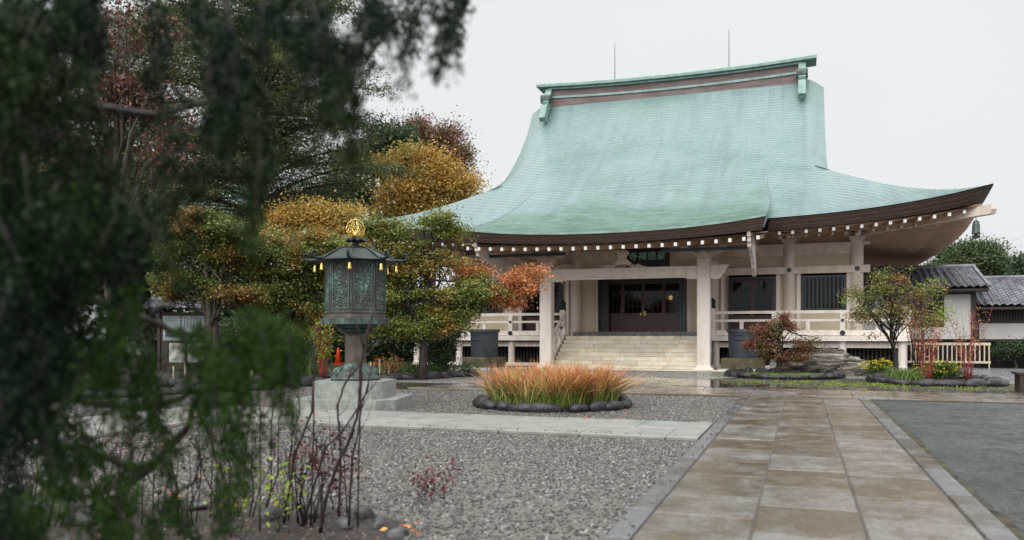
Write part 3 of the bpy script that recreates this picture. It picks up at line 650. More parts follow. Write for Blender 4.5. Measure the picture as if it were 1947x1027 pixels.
eave_band('eave_board', [-A+2*A*i/40 for i in range(41)], lambda u, f, i_, t_, k: (XC+u*(1-i_*f/A), YC+B-i_*f, zf(u, 0)-.02-.4*f), 3, 0, .16, M['fascia'])
def ktop(u, f, inset, thick, k): return (XC+u*(1-.02*f), YC-B+KS0+inset*f+.006*(k % 2), zk(u, KS0)-.015-(.33+.10*abs(u/KU)**3)*f)
kus = [-KU+2*KU*i/60 for i in range(61)]
eave_band('eave_board', kus, ktop, 6, 0, .14, M['fascia'])
for sg in (1, -1):                               # porch sides down to the main eave
    rows = [[], [], []]
    for i in range(24):
        s = KS0+(KS1-KS0)*i/23; u = sg*(KU-.25*max(0, (s-1)/3.5)); zt = zk(u, s)+.02; thick = .44 if s < 0 else 0
        zb = zt-.43 if s < .05 else ZE+g_(s)-.1
        rows[0].append((XC+u, YC-B+s, zt)); rows[1].append((XC+u*1.0, YC-B+s, max(zt-.07, zb))); rows[2].append((XC+u*(.985 if s < .05 else 1), YC-B+s, min(zb, zt-.075)))
    mb = MB(); mb.grid(rows[:2]); mb.build('verge_lip', M['coppertrim'], hall)
    mb = MB(); mb.grid([[(p[0]-sg*.004, p[1], p[2]) for p in rows[1]], rows[2]]); mb.build('porch_side_board', M['coppertrim'], hall)
mb = MB(); mb.grid([[(XC+u, YC-B+KS0-.012, zk(u, KS0)+.03) for u in kus], [(XC+u, YC-B+KS0-.012, zk(u, KS0)-.03) for u in kus]]); mb.build('eave_lip', M['coppertrim'], hall)
# soffits
def zsof(u, s): return ZE-.44+upl(u/A, max(0, s)*.8)-.16*abs(u/A)**5*max(0, 1-s/2)+.10*s
for us in (usR, usL):
    mb = MB(); rows = [[(XC+max(-(A-s), min(A-s, u)), YC-B+s, zsof(u, s)) for u in us] for s in (.3, 1, 2, 3, 4.3)]; mb.grid(rows); mb.build('soffit', M['soffit'], hall)
for sg in (1, -1):
    vs_ = [-B+2*B*i/80 for i in range(81)]
    mb = MB(); mb.grid([[(XC+sg*(A-t), YC+max(-(B-t), min(B-t, v)), zsof(v*A/B, t)) for v in vs_] for t in (.3, 1, 2, 3, 3.9)]); mb.build('soffit', M['soffit'], hall)
mb = MB(); mb.grid([[(XC+u, YC-B+s, zk(u, KS0)*.5+zk(0, KS0)*.5-.38+.13*(s-KS0)) for u in kus] for s in (KS0+.2, -2, 0, 1.8, 4.0)]); mb.build('soffit', M['soffit'], hall)
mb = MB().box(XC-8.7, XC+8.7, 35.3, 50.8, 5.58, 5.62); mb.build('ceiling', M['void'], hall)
# rafters, each with a white painted end
raf = MB().box(-.05,.05,0,1,-.06,.06).mesh('rafter', M['soffit']); raf.materials.append(M['purewhite']); raf.polygons[2].material_index = 1
rafd = MB().box(-.045,.045,0,1,-.05,.05).mesh('rafter', M['soffit']); rafd.materials.append(M['white']); rafd.polygons[2].material_index = 1
def rafter(me, p0, p1, yaw):
    d = Vector(p1)-Vector(p0); l = math.hypot(d.x, d.y)
    piece('rafter', me, p0, hall, (math.atan2(d.z, l), 0, yaw), (1, d.length, 1))
u = -11.9
while u < 12.0:
    if abs(u) > 5.35:
        se = min(3.0, A-abs(u)-.05)
        if se > .4: rafter(raf, (XC+u, YC-B+.30+.2*abs(u/A)**8, zsof(u, .3)-.10), (XC+u, YC-B+se, zsof(u, se)-.07), 0)
        se = min(4.1, A-abs(u)-.05)
        if se > 1.7: rafter(rafd, (XC+u, YC-B+1.35, zsof(u, 1.35)-.24), (XC+u, YC-B+se, zsof(u, se)-.14), 0)
    u += .462
u = -5.08
while u < 5.1:
    z0 = zk(u, KS0)*.5+zk(0, KS0)*.5-.5; rafter(raf, (XC+u, YC-B+KS0+.22, z0+.0), (XC+u, YC-B+.5, z0+.5), 0); u += .442
v = -11.5
while v < 11.6:
    te = min(3.8, B-abs(v)-.05)
    if te > .4: rafter(raf, (XC+A-.30-.2*abs(v/B)**8, YC+v, zsof(v*A/B, .3)-.10), (XC+A-te, YC+v, zsof(v*A/B, te)-.10), R(90))
    if v < -3 and te > 1.7: rafter(rafd, (XC+A-1.35, YC+v, zsof(v*A/B, 1.35)-.24), (XC+A-te, YC+v, zsof(v*A/B, te)-.16), R(90))
    v += .462
# boards that close over the rafters
for (us) in (usR, usL):
    mb = MB(); mb.grid([[(XC+max(-(A-1.3), min(A-1.3, u)), YC-B+1.45, zsof(u, 1.4)-.10) for u in us], [(XC+max(-(A-1.3), min(A-1.3, u)), YC-B+1.45, zsof(u, 1.4)-.19) for u in us]]); mb.build('eave_purlin', M['soffit'], hall)
# corner beams
for sx in (1, -1):
    d = Vector((sx, -1, 0)).normalized(); p0 = Vector((XC+sx*8.9, 35.0-.1, 5.42)); p1 = Vector((XC+sx*12.45, 31.2, 5.52))
    ang = math.atan2(p1.y-p0.y, p1.x-p0.x); L_ = (p1-p0).length
    Mx = Matrix.Translation(p0) @ Matrix.Rotation(ang, 4, 'Z') @ Matrix.Rotation(-math.asin((p1.z-p0.z)/L_), 4, 'Y')
    mb = MB(); prof = [(0,-.16),(L_-.02,-.16),(L_+.06,.0),(L_+.03,.16),(0,.16)]
    q = MB().prism(prof, 'y', -.13, .13); mb.add([Mx @ Vector(v_) for v_ in q.v], q.f); mb.build('corner_beam', M['white'], hall)
# ridge
def rz(u): return .22*abs(u/7.4)**2.2
us = [-6.45+12.9*i/40 for i in range(41)]
for nm, w, z0, z1, mt in (('ridge_band', .44, 13.3, 13.96, 'ridgeband'), ('ridge_moulding', .50, 13.96, 14.07, 'coppertrim'), ('ridge_band', .38, 14.07, 14.44, 'ridgeband'), ('ridge_moulding', .52, 14.44, 14.53, 'coppertrim')):
    mb = MB(); rws = [[(XC+u, YC+sy*w, z+rz(u)) for u in us] for sy, z in ((-1,z0),(-1,z1),(1,z1),(1,z0))]; mb.grid(rws+[rws[0]]); 
    mb.add([rws[k][0] for k in range(4)], [(0,1,2,3)]); mb.add([rws[k][-1] for k in range(4)], [(3,2,1,0)]); mb.build(nm, M[mt], hall)
us = [-7.12+14.24*i/40 for i in range(41)]
mb = MB(); rws = [[(XC+u, YC+y, z+rz(u)) for u in us] for y, z in ((-.68,14.55),(-.68,14.68),(-.3,14.84),(.3,14.84),(.68,14.68),(.68,14.55))]; mb.grid(rws+[rws[0]])
mb.add([r_[0] for r_ in rws], [(0,1,2,3,4,5)]); mb.add([r_[-1] for r_ in rws], [(5,4,3,2,1,0)]); mb.build('ridge_cap', M['coppertrim'], hall)
for sg in (1, -1):
    def arc_(cy, cz, r, a0, a1, n=6): return [(cy+r*math.cos(R(a0+(a1-a0)*i/n)), cz+r*math.sin(R(a0+(a1-a0)*i/n))) for i in range(n+1)]
    out_ = [(YC-1.85,12.75),(YC-1.5,12.6),(YC-.75,13.5),(YC+.75,13.5),(YC+1.5,12.6),(YC+1.85,12.75),(YC+1.35,13.55)]+arc_(YC+.8,13.85,.38,-40,90,5)+[(YC+.45,14.7),(YC-.45,14.7)]+arc_(YC-.8,13.85,.38,90,220,5)+[(YC-1.35,13.55)]
    mb = MB().prism(out_, 'x', XC+sg*6.28, XC+sg*6.62); mb.build('ridge_end_ornament', M['coppertrim'], hall)
    mb = MB(); mb.prism(arc_(YC-.98,13.95,.24,0,360,9)[:-1], 'x', XC+sg*6.18, XC+sg*6.72); mb.build('ornament_boss', M['bronze'], hall)
# --- body: walls, columns, beams
def bx(name, u0, u1, y0, y1, z0, z1, mat, parent=None, ch=0):
    mb = MB(); (mb.cbox(XC+u0, XC+u1, y0, y1, z0, z1, ch) if ch else mb.box(XC+u0, XC+u1, y0, y1, z0, z1)); return mb.build(name, M[mat], parent or hall)
bx('side_wall', 8.45, 8.69, 35.1, 51, 1.2, 5.6, 'white'); bx('side_wall', -8.69, -8.45, 35.1, 51, 1.2, 5.6, 'white'); bx('back_wall', -8.6, 8.6, 50.8, 51.02, 1.2, 5.6, 'white')
bx('inner_floor', -8.4, 8.4, 35.25, 50.7, 1.35, 1.42, 'darkwood')
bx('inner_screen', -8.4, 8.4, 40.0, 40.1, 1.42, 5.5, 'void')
for a_, b_ in ((-8.4,-8.1),(-6.4,-5.45),(-3.57,-1.87),(1.87,3.57),(5.45,6.4),(8.1,8.4)): bx('wall_panel', a_, b_, 35.08, 35.24, 1.3, 3.80, 'cream')
for sg in (1,-1):
    a_, b_ = sorted((sg*6.4, sg*8.1)); bx('wall_panel', a_, b_, 35.08, 35.24, 1.3, 2.30, 'cream')
for a_, b_ in ((-8.3,-6.1),(-5.8,-3.1),(-2.8,2.8),(3.1,5.8),(6.1,8.3)):
    bx('wall_panel', a_, b_, 35.06, 35.22, 4.07, 4.54, 'cream'); bx('wall_panel', a_, b_, 35.07, 35.23, 4.9, 5.6, 'soffit'); bx('frieze_board', a_, b_, 34.98, 35.2, 4.54, 4.9, 'white')
bx('head_beam', -8.95, 8.95, 34.80, 35.1, 3.78, 4.07, 'white', ch=.015); bx('cornice_beam', -8.95, 8.95, 34.86, 35.12, 4.885, 4.99, 'white', ch=.01)
for u in (-8.48,-5.95,-2.94,2.94,5.95,8.48):
    mb = MB().lathe([(.24,1.28),(.24,5.0)], (XC+u, 35.02, 0), 20); mb.build('column', M['white'], hall, smooth=False)
    mb = MB(); mb.prism([(XC+u-.2,4.99),(XC+u+.2,4.99),(XC+u+.3,5.12),(XC+u+.3,5.2),(XC+u-.3,5.2),(XC+u-.3,5.12)], 'y', 34.74, 35.3)
    mb.prism([(XC+u-.55,5.3),(XC+u-.4,5.2),(XC+u+.4,5.2),(XC+u+.55,5.3),(XC+u+.55,5.38),(XC+u-.55,5.38)], 'y', 34.93, 35.1)
    for k in (-.48, 0, .48): mb.box(XC+u+k-.1, XC+u+k+.1, 34.88, 35.15, 5.38, 5.48)
    mb.prism([(34.2,5.3),(34.35,5.2),(35.2,5.2),(35.2,5.38),(34.2,5.38)], 'x', XC+u-.09, XC+u+.09); mb.build('bracket', M['white'], hall)
    mb = MB().prism([(XC+u+.10*math.cos(R(60*k)), 3.925+.10*math.sin(R(60*k))) for k in range(6)], 'y', 34.765, 34.80); mb.build('nail_cover', M['darkmetal'], hall)
bx('eave_beam', -9.2, 9.2, 34.1, 34.3, 5.40, 5.56, 'white')
# pilasters beside openings
for a_ in (-8.26,-6.24,-5.6,-3.42,-2.02,1.87+.0,3.27,5.45,6.24,8.10):
    bx('jamb', a_, a_+.15, 34.98, 35.08, 1.3, 3.78, 'white2')
# doors
def lattice_door(u0, u1, z0, z1, leaves, lamp=False):
    f = bx('door_frame', u0, u0+.10, 34.95, 35.2, z0, z1, 'darkmetal'); bx('door_frame', u1-.10, u1, 34.95, 35.2, z0, z1, 'darkmetal'); bx('door_frame', u0+.1, u1-.1, 34.95, 35.2, z1-.1, z1, 'darkmetal')
    w = (u1-u0-.2)/leaves
    for k in range(leaves):
        a_ = u0+.1+k*w; b_ = a_+w; y = 35.10+.04*(k % 2)
        d = MB(); X = XC
        for (p, q, r_, s_) in ((a_,a_+.07,z0,z1-.1),(b_-.07,b_,z0,z1-.1),(a_+.07,b_-.07,z0,z0+.1),(a_+.07,b_-.07,z0+.72,z0+.80),(a_+.07,b_-.07,z1-.2,z1-.1)):
            d.box(X+p, X+q, y, y+.045, r_, s_)
        dr = d.build('door', M['redwood'], hall)
        for j in range(4): bx('door_slat', a_+.07, b_-.07, y+.012, y+.035, z0+.105+j*.154, z0+.105+j*.154+.146, 'redwood', dr)
        nb = 3; gb = MB()
        for j in range(1, nb+1): xx = a_+.07+(w-.14)*j/(nb+1); gb.box(X+xx-.008, X+xx+.008, y+.012, y+.032, z0+.80, z1-.2)
        for j in range(1, 4): zz = z0+.80+(z1-.2-z0-.80)*j/4; gb.box(X+a_+.07, X+b_-.07, y+.014, y+.030, zz-.008, zz+.008)
        gb.build('glazing_bar', M['darkwood'], dr)
        bx('pane', a_+.07, b_-.07, y+.036, y+.042, z0+.80, z1-.2, 'glass', dr)
lattice_door(-1.87, 1.87, 1.46, 3.72, 4)
for sg in (1, -1): a_, b_ = sorted((sg*3.57, sg*5.45)); lattice_door(a_, b_, 1.32, 3.70, 2)
bx('shutter', -1.80, -1.42, 34.78, 34.86, 1.46, 3.70, 'darkmetal'); bx('shutter', -1.86, -1.80, 34.60, 34.95, 1.46, 3.70, 'darkmetal')
bx('shutter', 1.62, 1.72, 34.62, 34.95, 1.46, 3.70, 'tub'); bx('shutter', 1.74, 1.84, 34.62, 34.95, 1.46, 3.70, 'darkmetal')
bx('door_notice', .035, .14, 35.07, 35.08, 2.16, 2.34, 'cream'); bx('lock', -.12, -.06, 35.06, 35.08, 2.18, 2.26, 'gold')
lp = P(1275, 566, 36.6); ih = MB().lathe([(.02,.10),(.07,.07),(.10,0),(.08,-.06),(.03,-.10)], lp, 14); ih.build('inner_lamp', M['glow'], hall, smooth=True)
# barred windows
for sg in (1, -1):
    a_, b_ = sorted((sg*6.4, sg*8.1)); wn = MB(); X = XC
    for (p, q, r_, s_) in ((a_,a_+.1,2.3,3.7),(b_-.1,b_,2.3,3.7),(a_+.1,b_-.1,2.3,2.38),(a_+.1,b_-.1,3.61,3.7)): wn.box(X+p, X+q, 34.96, 35.15, r_, s_)
    w_ = wn.build('window', M['darkmetal'], hall)
    for j in range(10): x_ = a_+.16+(b_-a_-.32)*j/9; bx('bar', x_-.03, x_+.03, 34.99, 35.05, 2.38, 3.61, 'darkmetal', w_)
    bx('pane', a_+.1, b_-.1, 35.11, 35.12, 2.38, 3.61, 'glass', w_)
# --- veranda
for sg in (1, -1):
    def q(a_, b_): return sorted((sg*a_, sg*b_))
    a_, b_ = q(2.98, 10.2); bx('veranda_deck', a_, b_, 33.32, 35.1, 1.20, 1.28, 'white'); bx('veranda_edge', a_, b_, 33.22, 33.44, 1.09, 1.275, 'white2', ch=.012)
    a_, b_ = q(2.98, 10.1); bx('floor_beam', a_, b_, 33.55, 33.75, .83, 1.04, 'white2'); bx('plinth', a_, b_, 33.38, 33.72, 0, .13, 'white2', ch=.01)
    a_, b_ = q(8.7, 10.2); bx('veranda_deck', a_, b_, 35.1, 51, 1.20, 1.28, 'white'); a_, b_ = q(10.0, 10.22); bx('veranda_edge', a_, b_, 33.45, 51, 1.09, 1.275, 'white2')
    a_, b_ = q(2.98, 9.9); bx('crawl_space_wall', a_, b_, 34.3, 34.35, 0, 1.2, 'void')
    for j in range(46): x_ = sg*(3.1+j*.15); a_, b_ = sorted((x_, x_+sg*.06)); bx('crawl_space_slat', a_, b_, 34.22, 34.29, 0, 1.1, 'darkwood')
    for u in (3.2, 5.42, 7.88, 9.95):
        mb = MB().lathe([(.17,0),(.17,.13),(.145,.16),(.145,1.09)], (XC+sg*u, 33.52, 0), 14); mb.build('veranda_post', M['white2'], hall)
    # railing
    rl = bx('railing', *q(3.2, 10.0), 33.36, 33.50, 1.30, 1.50, 'white2', ch=.01)
    bx('rail', *q(3.2, 10.25), 33.37, 33.48, 2.15, 2.26, 'white2', rl, ch=.02); bx('rail', *q(3.2, 10.15), 33.385, 33.47, 1.84, 1.93, 'white2', rl)
    for u in (5.42, 7.88):
        bx('rail_post', sg*u-.09, sg*u+.09, 33.34, 33.52, 1.31, 2.15, 'white2', rl)
        for zc, rr_ in ((1.885,.055),(1.40,.10)): MB().prism([(XC+sg*u+rr_*math.cos(R(45*k)), zc+rr_*math.sin(R(45*k))) for k in range(8)], 'y', 33.30, 33.34).build('nail_cover', M['darkmetal'], rl)
    for u in (4.2, 6.65, 9.1): bx('strut', sg*u-.07, sg*u+.07, 33.375, 33.485, 1.50, 1.84, 'white2', rl)
    bx('rail', *q(10.02, 10.14), 33.5, 50.9, 2.15, 2.26, 'white2', rl); bx('rail', *q(10.03, 10.13), 33.5, 50.9, 1.84, 1.93, 'white2', rl); bx('rail', *q(10.0, 10.15), 33.5, 50.9, 1.30, 1.50, 'white2', rl)
    for u in (3.08, 10.08):
        bx('newel_post', sg*u-.12, sg*u+.12, 33.31, 33.55, 1.28, 2.38, 'white2', rl, ch=.02)
        MB().lathe([(.13,2.38),(.13,2.5),(.09,2.53),(.13,2.6),(.13,2.66),(.07,2.74),(.0,2.80)], (XC+sg*u, 33.43, 0), 12).build('post_finial', M['bronze_dark'], rl, smooth=True)
    # sloping stair rail
    def sl(z0, h, w, nm, y0=33.35, y1=31.2, dz=1.12):
        uu = sg*3.0; MB().prism([(y0, z0), (y0, z0+h), (y1, z0+h-dz), (y1, z0-dz)], 'x', XC+uu-w/2, XC+uu+w/2).build(nm, M['white2'], rl)
    sl(1.14, .30, .16, 'stringer'); sl(1.80, .10, .08, 'rail'); sl(2.12, .12, .11, 'rail')
    for y in (32.6, 31.9, 31.25): t = (33.35-y)/2.15; MB().box(XC+sg*3.0-.06, XC+sg*3.0+.06, y-.06, y+.06, 1.3-1.12*t, 2.14-1.12*t).build('rail_post', M['white2'], rl)
    for y, z in ((32.6, 1.62),(31.25,.45)): MB().prism([(y+.07*math.cos(R(45*k)), z+.07*math.sin(R(45*k))) for k in range(8)], 'x', XC+sg*3.0-.1, XC+sg*3.0+.1).build('nail_cover', M['darkmetal'], rl)
# --- stone stairs
st = bx('stairs', -2.9, 2.9, 31.0, 35.0, 0, .03, 'mossy')
stairs = st
nst = 8; rise = 1.28/nst; tread = .292
for k in range(nst):
    y0 = 30.98+k*tread; y1 = y0+tread+.22 if k < nst-1 else 34.7; x = -2.86; first = True
    while x < 2.84:
        l = min(random.uniform(.75, 1.9), 2.86-x)
        if 2.86-x-l < .35: l = 2.86-x
        mb = MB().cbox(XC+x+.004, XC+x+l-.004, y0, y1, k*rise+.004+(.03 if k==0 else 0), (k+1)*rise, .008); mb.build('step_stone', M['stair'], stairs); x += l
x = -2.9
while x < 2.9:
    l = min(1.15, 2.9-x); MB().cbox(XC+x+.004, XC+x+l-.004, 34.35, 35.0, 1.285, 1.455, .008).build('sill_stone', M['greyslab'], stairs); x += l
bx('stair_side_wall', -3.0, -2.9, 31.1, 33.4, 0, .25, 'mossy'); bx('stair_side_wall', 2.9, 3.0, 31.1, 33.4, 0, .25, 'mossy')
bx('stair_apron', -4.2, 4.2, 30.3, 30.97, 0, .045, 'stair')
# --- porch posts and beams
for sg in (1, -1):
    u = sg*3.03; bx('porch_post', u-.24, u+.24, 30.68, 31.16, .16, 4.15, 'white2', ch=.035)
    MB().lathe([(.50,0),(.52,.06),(.48,.10),(.36,.16),(.34,.20)], (XC+u, 30.92, 0), 4, R(45)).build('post_base', M['white2'], hall)
    mb = MB(); mb.prism([(XC+u-.22,4.14),(XC+u+.22,4.14),(XC+u+.34,4.26),(XC+u+.34,4.34),(XC+u-.34,4.34),(XC+u-.34,4.26)], 'y', 30.6, 31.24)
    mb.prism([(XC+u-.8,4.46),(XC+u-.6,4.34),(XC+u+.6,4.34),(XC+u+.8,4.46),(XC+u+.8,4.52),(XC+u-.8,4.52)], 'y', 30.82, 31.02)
    for k in (-.7, 0, .7): mb.box(XC+u+k-.13, XC+u+k+.13, 30.76, 31.08, 4.50, 4.61)
    mb.prism([(30.1,4.44),(30.3,4.36),(31.5,4.36),(31.5,4.5),(30.1,4.5)], 'x', XC+u-.1, XC+u+.1); mb.build('bracket', M['white'], hall)
    # carved beam nose
    a_ = sg*3.27; nose = [(0,3.40),(.22,3.36),(.36,3.42),(.42,3.55),(.52,3.62),(.56,3.78),(.66,3.86),(.66,3.89),(0,3.89)]
    MB().prism([(XC+a_+sg*p, z) for p, z in nose], 'y', 30.76, 31.08).build('beam_nose', M['white2'], hall)
    sp_ = []
    for i in range(20): an = i*.42; rr_ = .02+.0065*i; sp_.append((XC+a_+sg*(.24+rr_*math.cos(an)), 30.755, 3.62+rr_*math.sin(an)))
    MB().tube(sp_, .008, 5).build('scroll_groove_shade', M['soffit'], hall)  # raised tube in a darker tone, standing in for shade in the carved curl
    # connecting rainbow beam to the hall
    mb = MB(); top = [(31.1+3.7*i/10, 4.0+.35*math.sin(i/10*math.pi/2)) for i in range(11)]; mb.prism(top+[(y, z-.34) for y, z in reversed(top)], 'x', XC+u-.12, XC+u+.12); mb.build('connecting_beam', M['white'], hall)
    # barge board of the porch with scalloped edge
    out_ = [(27.62,4.82),(27.66,4.70),(27.74,4.66),(27.74,4.55),(27.84,4.50),(27.86,4.38),(27.98,4.33),(28.0,4.22),(28.6,4.18),(29.2,4.05),(29.6,3.98),(29.75,3.86),(30.1,3.82),(30.2,3.68),(30.6,3.62),(30.9,3.46),(31.1,3.44),(31.15,3.9),(30.6,4.3),(30.2,4.7),(28.8,4.9)]
    MB().prism(out_, 'x', XC+sg*4.80-.06, XC+sg*4.80+.06).build('barge_board', M['white2'], hall)
    a_, b_ = sorted((sg*1.75, sg*4.72)); bx('gutter_beam', a_, b_, 29.0, 29.14, 4.24, 4.35, 'tub'); 
    bx('porch_side_beam', sg*4.72-.12, sg*4.72+.12, 29.2, 34.5, 4.45, 4.62, 'soffit')
lt = [(-2.8,3.87),(-2.8,3.40),(-2.45,3.40),(-2.25,3.46),(2.25,3.46),(2.45,3.40),(2.8,3.40),(2.8,3.87)]
MB().prism([(XC+u, z) for u, z in lt], 'y', 30.76, 31.08).build('porch_lintel', M['white2'], hall)
MB().tube([(XC-2.45,30.757,3.49),(XC-2.2,30.757,3.525),(XC+2.2,30.757,3.525),(XC+2.45,30.757,3.49)], .007, 4).build('lintel_groove_shade', M['soffit'], hall)  # raised darker line, paints the shade of a groove
bx('porch_purlin', -4.9, 4.9, 30.8, 31.04, 4.61, 4.80, 'soffit'); 
# frog-leg strut on the lintel
kl = [(-.98,3.875),(-.72,3.95),(-.60,4.03),(-.52,3.98),(-.42,3.97),(-.32,4.05),(-.2,4.17),(-.12,4.23),(-.18,4.38),(.18,4.38),(.12,4.23),(.2,4.17),(.32,4.05),(.42,3.97),(.52,3.98),(.60,4.03),(.72,3.95),(.98,3.875),(.32,3.875),(.26,3.93),(.16,3.99),(-.16,3.99),(-.26,3.93),(-.32,3.875)]
MB().prism([(XC+u, z) for u, z in kl], 'y', 30.84, 30.98).build('frog_leg_strut', M['white'], hall)
bx('strut_block', -.22, .22, 30.80, 31.02, 4.38, 4.5, 'white')
for s_ in (-1, 1):
    for k in (.07, .15): MB().tube([(XC+s_*(.16+k), 30.835, 3.93), (XC+s_*(.22+k), 30.835, 4.0), (XC+s_*(.3+k), 30.835, 3.97)], .012, 4).build('scroll_groove_shade', M['soffit'], hall)  # darker raised lines for the shade in the strut carving
# plaque with its writing (read right to left)
pc = P(1238, 489, 34.2); plq = empty('name_plaque', pc, 'dark plaque with four green brush characters hung above the hall entrance', 'sign')
mb = MB().cbox(pc.x-.98, pc.x+.72, pc.y-.05, pc.y+.05, pc.z-.36, pc.z+.36, .02); mb.build('board', M['plaque'], plq)
mb = MB(); 
for (x0, x1, z0, z1) in ((-1.03,.77,.36,.41),(-1.03,.77,-.41,-.36),(-1.03,-.98,-.36,.36),(.72,.77,-.36,.36)): mb.box(pc.x+x0, pc.x+x1, pc.y-.08, pc.y+.05, pc.z+z0, pc.z+z1)
mb.build('frame', M['darkwood'], plq)
def text_mesh(name, s, size, mat, parent, loc, rot=(R(90),0,0), ext=.004):
    cu = bpy.data.curves.new(name, 'FONT'); cu.body = s; cu.size = size; cu.extrude = ext; cu.align_x = 'CENTER'; cu.align_y = 'CENTER'; cu.offset = 0.0
    to = bpy.data.objects.new(name, cu); scene.collection.objects.link(to); bpy.context.view_layer.update()
    me = bpy.data.meshes.new_from_object(to.evaluated_get(bpy.context.evaluated_depsgraph_get())); me.materials.clear(); me.materials.append(mat)
    bpy.data.objects.remove(to); return piece(name, me, loc, parent, rot)
for i, ch in enumerate('寺禪徳豪'):
    text_mesh('character', ch, .37, M['teal'], plq, (pc.x-.74+i*.39, pc.y-.062, pc.z+.02), rot=(R(90), R((-4,3,-3,4)[i]), 0), ext=.01)
# lightning rods
for u in (-2.94, 2.95): MB().tube([(XC+u, YC, 14.7), (XC+u, YC, 16.85)], [.022, .012], 6).build('lightning_rod', M['bronze_dark'], hall)
# wind bell at each front corner
for sx, lab in ((1, 'dark bronze wind bell hanging from the right corner beam of the hall'), (-1, 'dark bronze wind bell hanging from the far left corner beam of the hall')):
    c = Vector((XC+sx*12.02, 31.58, 5.42)); w = empty('wind_bell', c, lab, 'bell', 'wind bells under the roof corners')
    MB().tube([c, c-Vector((0,0,.22))], .012, 5).build('hook', M['bronze_dark'], w)
    MB().lathe([(.02,-.2),(.07,-.22),(.10,-.27),(.12,-.4),(.125,-.62),(.14,-.66),(.13,-.67),(.10,-.62)], c, 14).build('bell', M['bronze'], w, smooth=True)
    MB().prism([(c.x+.13*math.cos(R(a)), c.z-.75+.10*math.sin(R(a))*(1 if k%2 else .55)) for k, a in enumerate(range(0,360,30))], 'y', c.y-.01, c.y+.01).build('clapper_plate', M['bronze_dark'], w)

# ================================================================== ANNEX (right)
tl = []
tm = MB(); rows = []
for yy in (0, .31):
    rows.append([(x, yy, .035*math.sin(x/.27*2*math.pi-.6)+.02*(1-yy/.31)) for x in np.linspace(0, .27, 7)])
tm.grid([[(p[0], p[1], p[2]-.03) for p in rows[0]], rows[0], rows[1]]); TILE = tm.mesh('roof_tile', M['tile'], smooth=False)
def tiled(root, x0, nx, ye, ze, yr, zr, ridge_over=0):
    ny = int(math.hypot(yr-ye, zr-ze)/.27); sl_ = math.atan2(zr-ze, yr-ye)
    for i in range(nx):
        for j in range(ny):
            t = j/ny; piece('roof_tile', TILE, (x0+i*.27, ye+(yr-ye)*t, ze+(zr-ze)*t+.075), root, (sl_, 0, 0), (1, 1.02, 1))
    X1 = x0+nx*.27
    MB().prism([(ye, ze-.04), (yr, zr-.02), (2*yr-ye, ze-.04), (2*yr-ye, ze-.12), (yr, zr-.12), (ye, ze-.12)], 'x', x0, X1-.02).build('roof_deck', M['darkwood'], root)
    MB().prism([(yr-.16,zr-.02),(yr-.16,zr+.12),(yr-.08,zr+.2),(yr+.08,zr+.2),(yr+.16,zr+.12),(yr+.16,zr-.02)], 'x', x0, X1+.04).build('ridge_tile_row', M['tile'], root)
    MB().tube([(X1-.02, ye-.02, ze+.06), (X1-.02, yr, zr+.1)], .07, 8).build('verge_tile_row', M['tile'], root)
an = empty('annex', (5, 38.2, 0), 'low white annex with grey tiled roof behind the right end of the hall veranda', 'building')
tiled(an, 2.0, 19, 37.3, 3.22, 40.5, 4.22)
MB().box(2.2,6.7,38.2,42.5,1.15,3.3).build('wall', M['plaster'], an); MB().box(6.62,6.80,38.12,38.3,1.0,3.4).build('corner_post', M['darkwood'], an)
MB().box(2.2,6.7,38.14,38.2,3.0,3.14).build('beam', M['darkwood'], an); MB().box(2.0,7.1,37.4,37.5,3.06,3.16).build('eave_plate', M['darkwood'], an)
MB().box(2.2,6.9,38.3,42.4,0,1.15).build('base', M['void'], an)  # near-black block in place of the open, shaded space under the floor
w_ = MB().box(4.45,5.62,38.17,38.2,1.66,2.96).build('window', M['darkwood'], an)
for j in range(13): MB().box(4.5+j*.085,4.53+j*.085,38.12,38.17,1.7,2.92).build('bar', M['darkwood'], w_)
lc = empty('lattice_fence', (5, 36, 0), 'white slatted fence standing under the annex floor behind the red stems', 'fence')
MB().box(3.9,6.9,35.95,36.05,.92,1.02).build('rail', M['cream'], lc); MB().box(3.9,6.9,35.95,36.05,.22,.30).build('rail', M['cream'], lc)
for j in range(19): MB().box(3.95+j*.16,3.99+j*.16,35.96,36.04,.0 if j%6==0 else .3,.92).build('slat', M['cream'], lc)
an2 = empty('annex', (10, 39.2, 0), 'dark timber wing with grey tiled roof and white lower wall at the right edge', 'building')
tiled(an2, 6.85, 28, 38.0, 2.48, 41.0, 3.72)
MB().box(7.0,14.2,39.2,42.5,1.15,2.78).build('wall', M['plaster'], an2); w_ = MB().box(7.0,14.2,39.14,39.2,1.82,2.75).build('lattice_window', M['darkwood'], an2)
for j in range(60): MB().box(7.1+j*.11,7.14+j*.11,39.08,39.14,1.86,2.6).build('bar', M['darkwood'], w_)
for x in (7.0, 9.1, 11.2): MB().box(x-.07,x+.07,39.05,39.2,.0,2.8).build('post', M['darkwood'], an2)
MB().box(7.0,14.2,39.3,42.4,0,1.15).build('base', M['void'], an2); MB().box(7.0,14.2,39.06,39.3,1.05,1.15).build('sill_beam', M['darkwood'], an2)  # dark gap under the wing is a near-black block, shade as colour

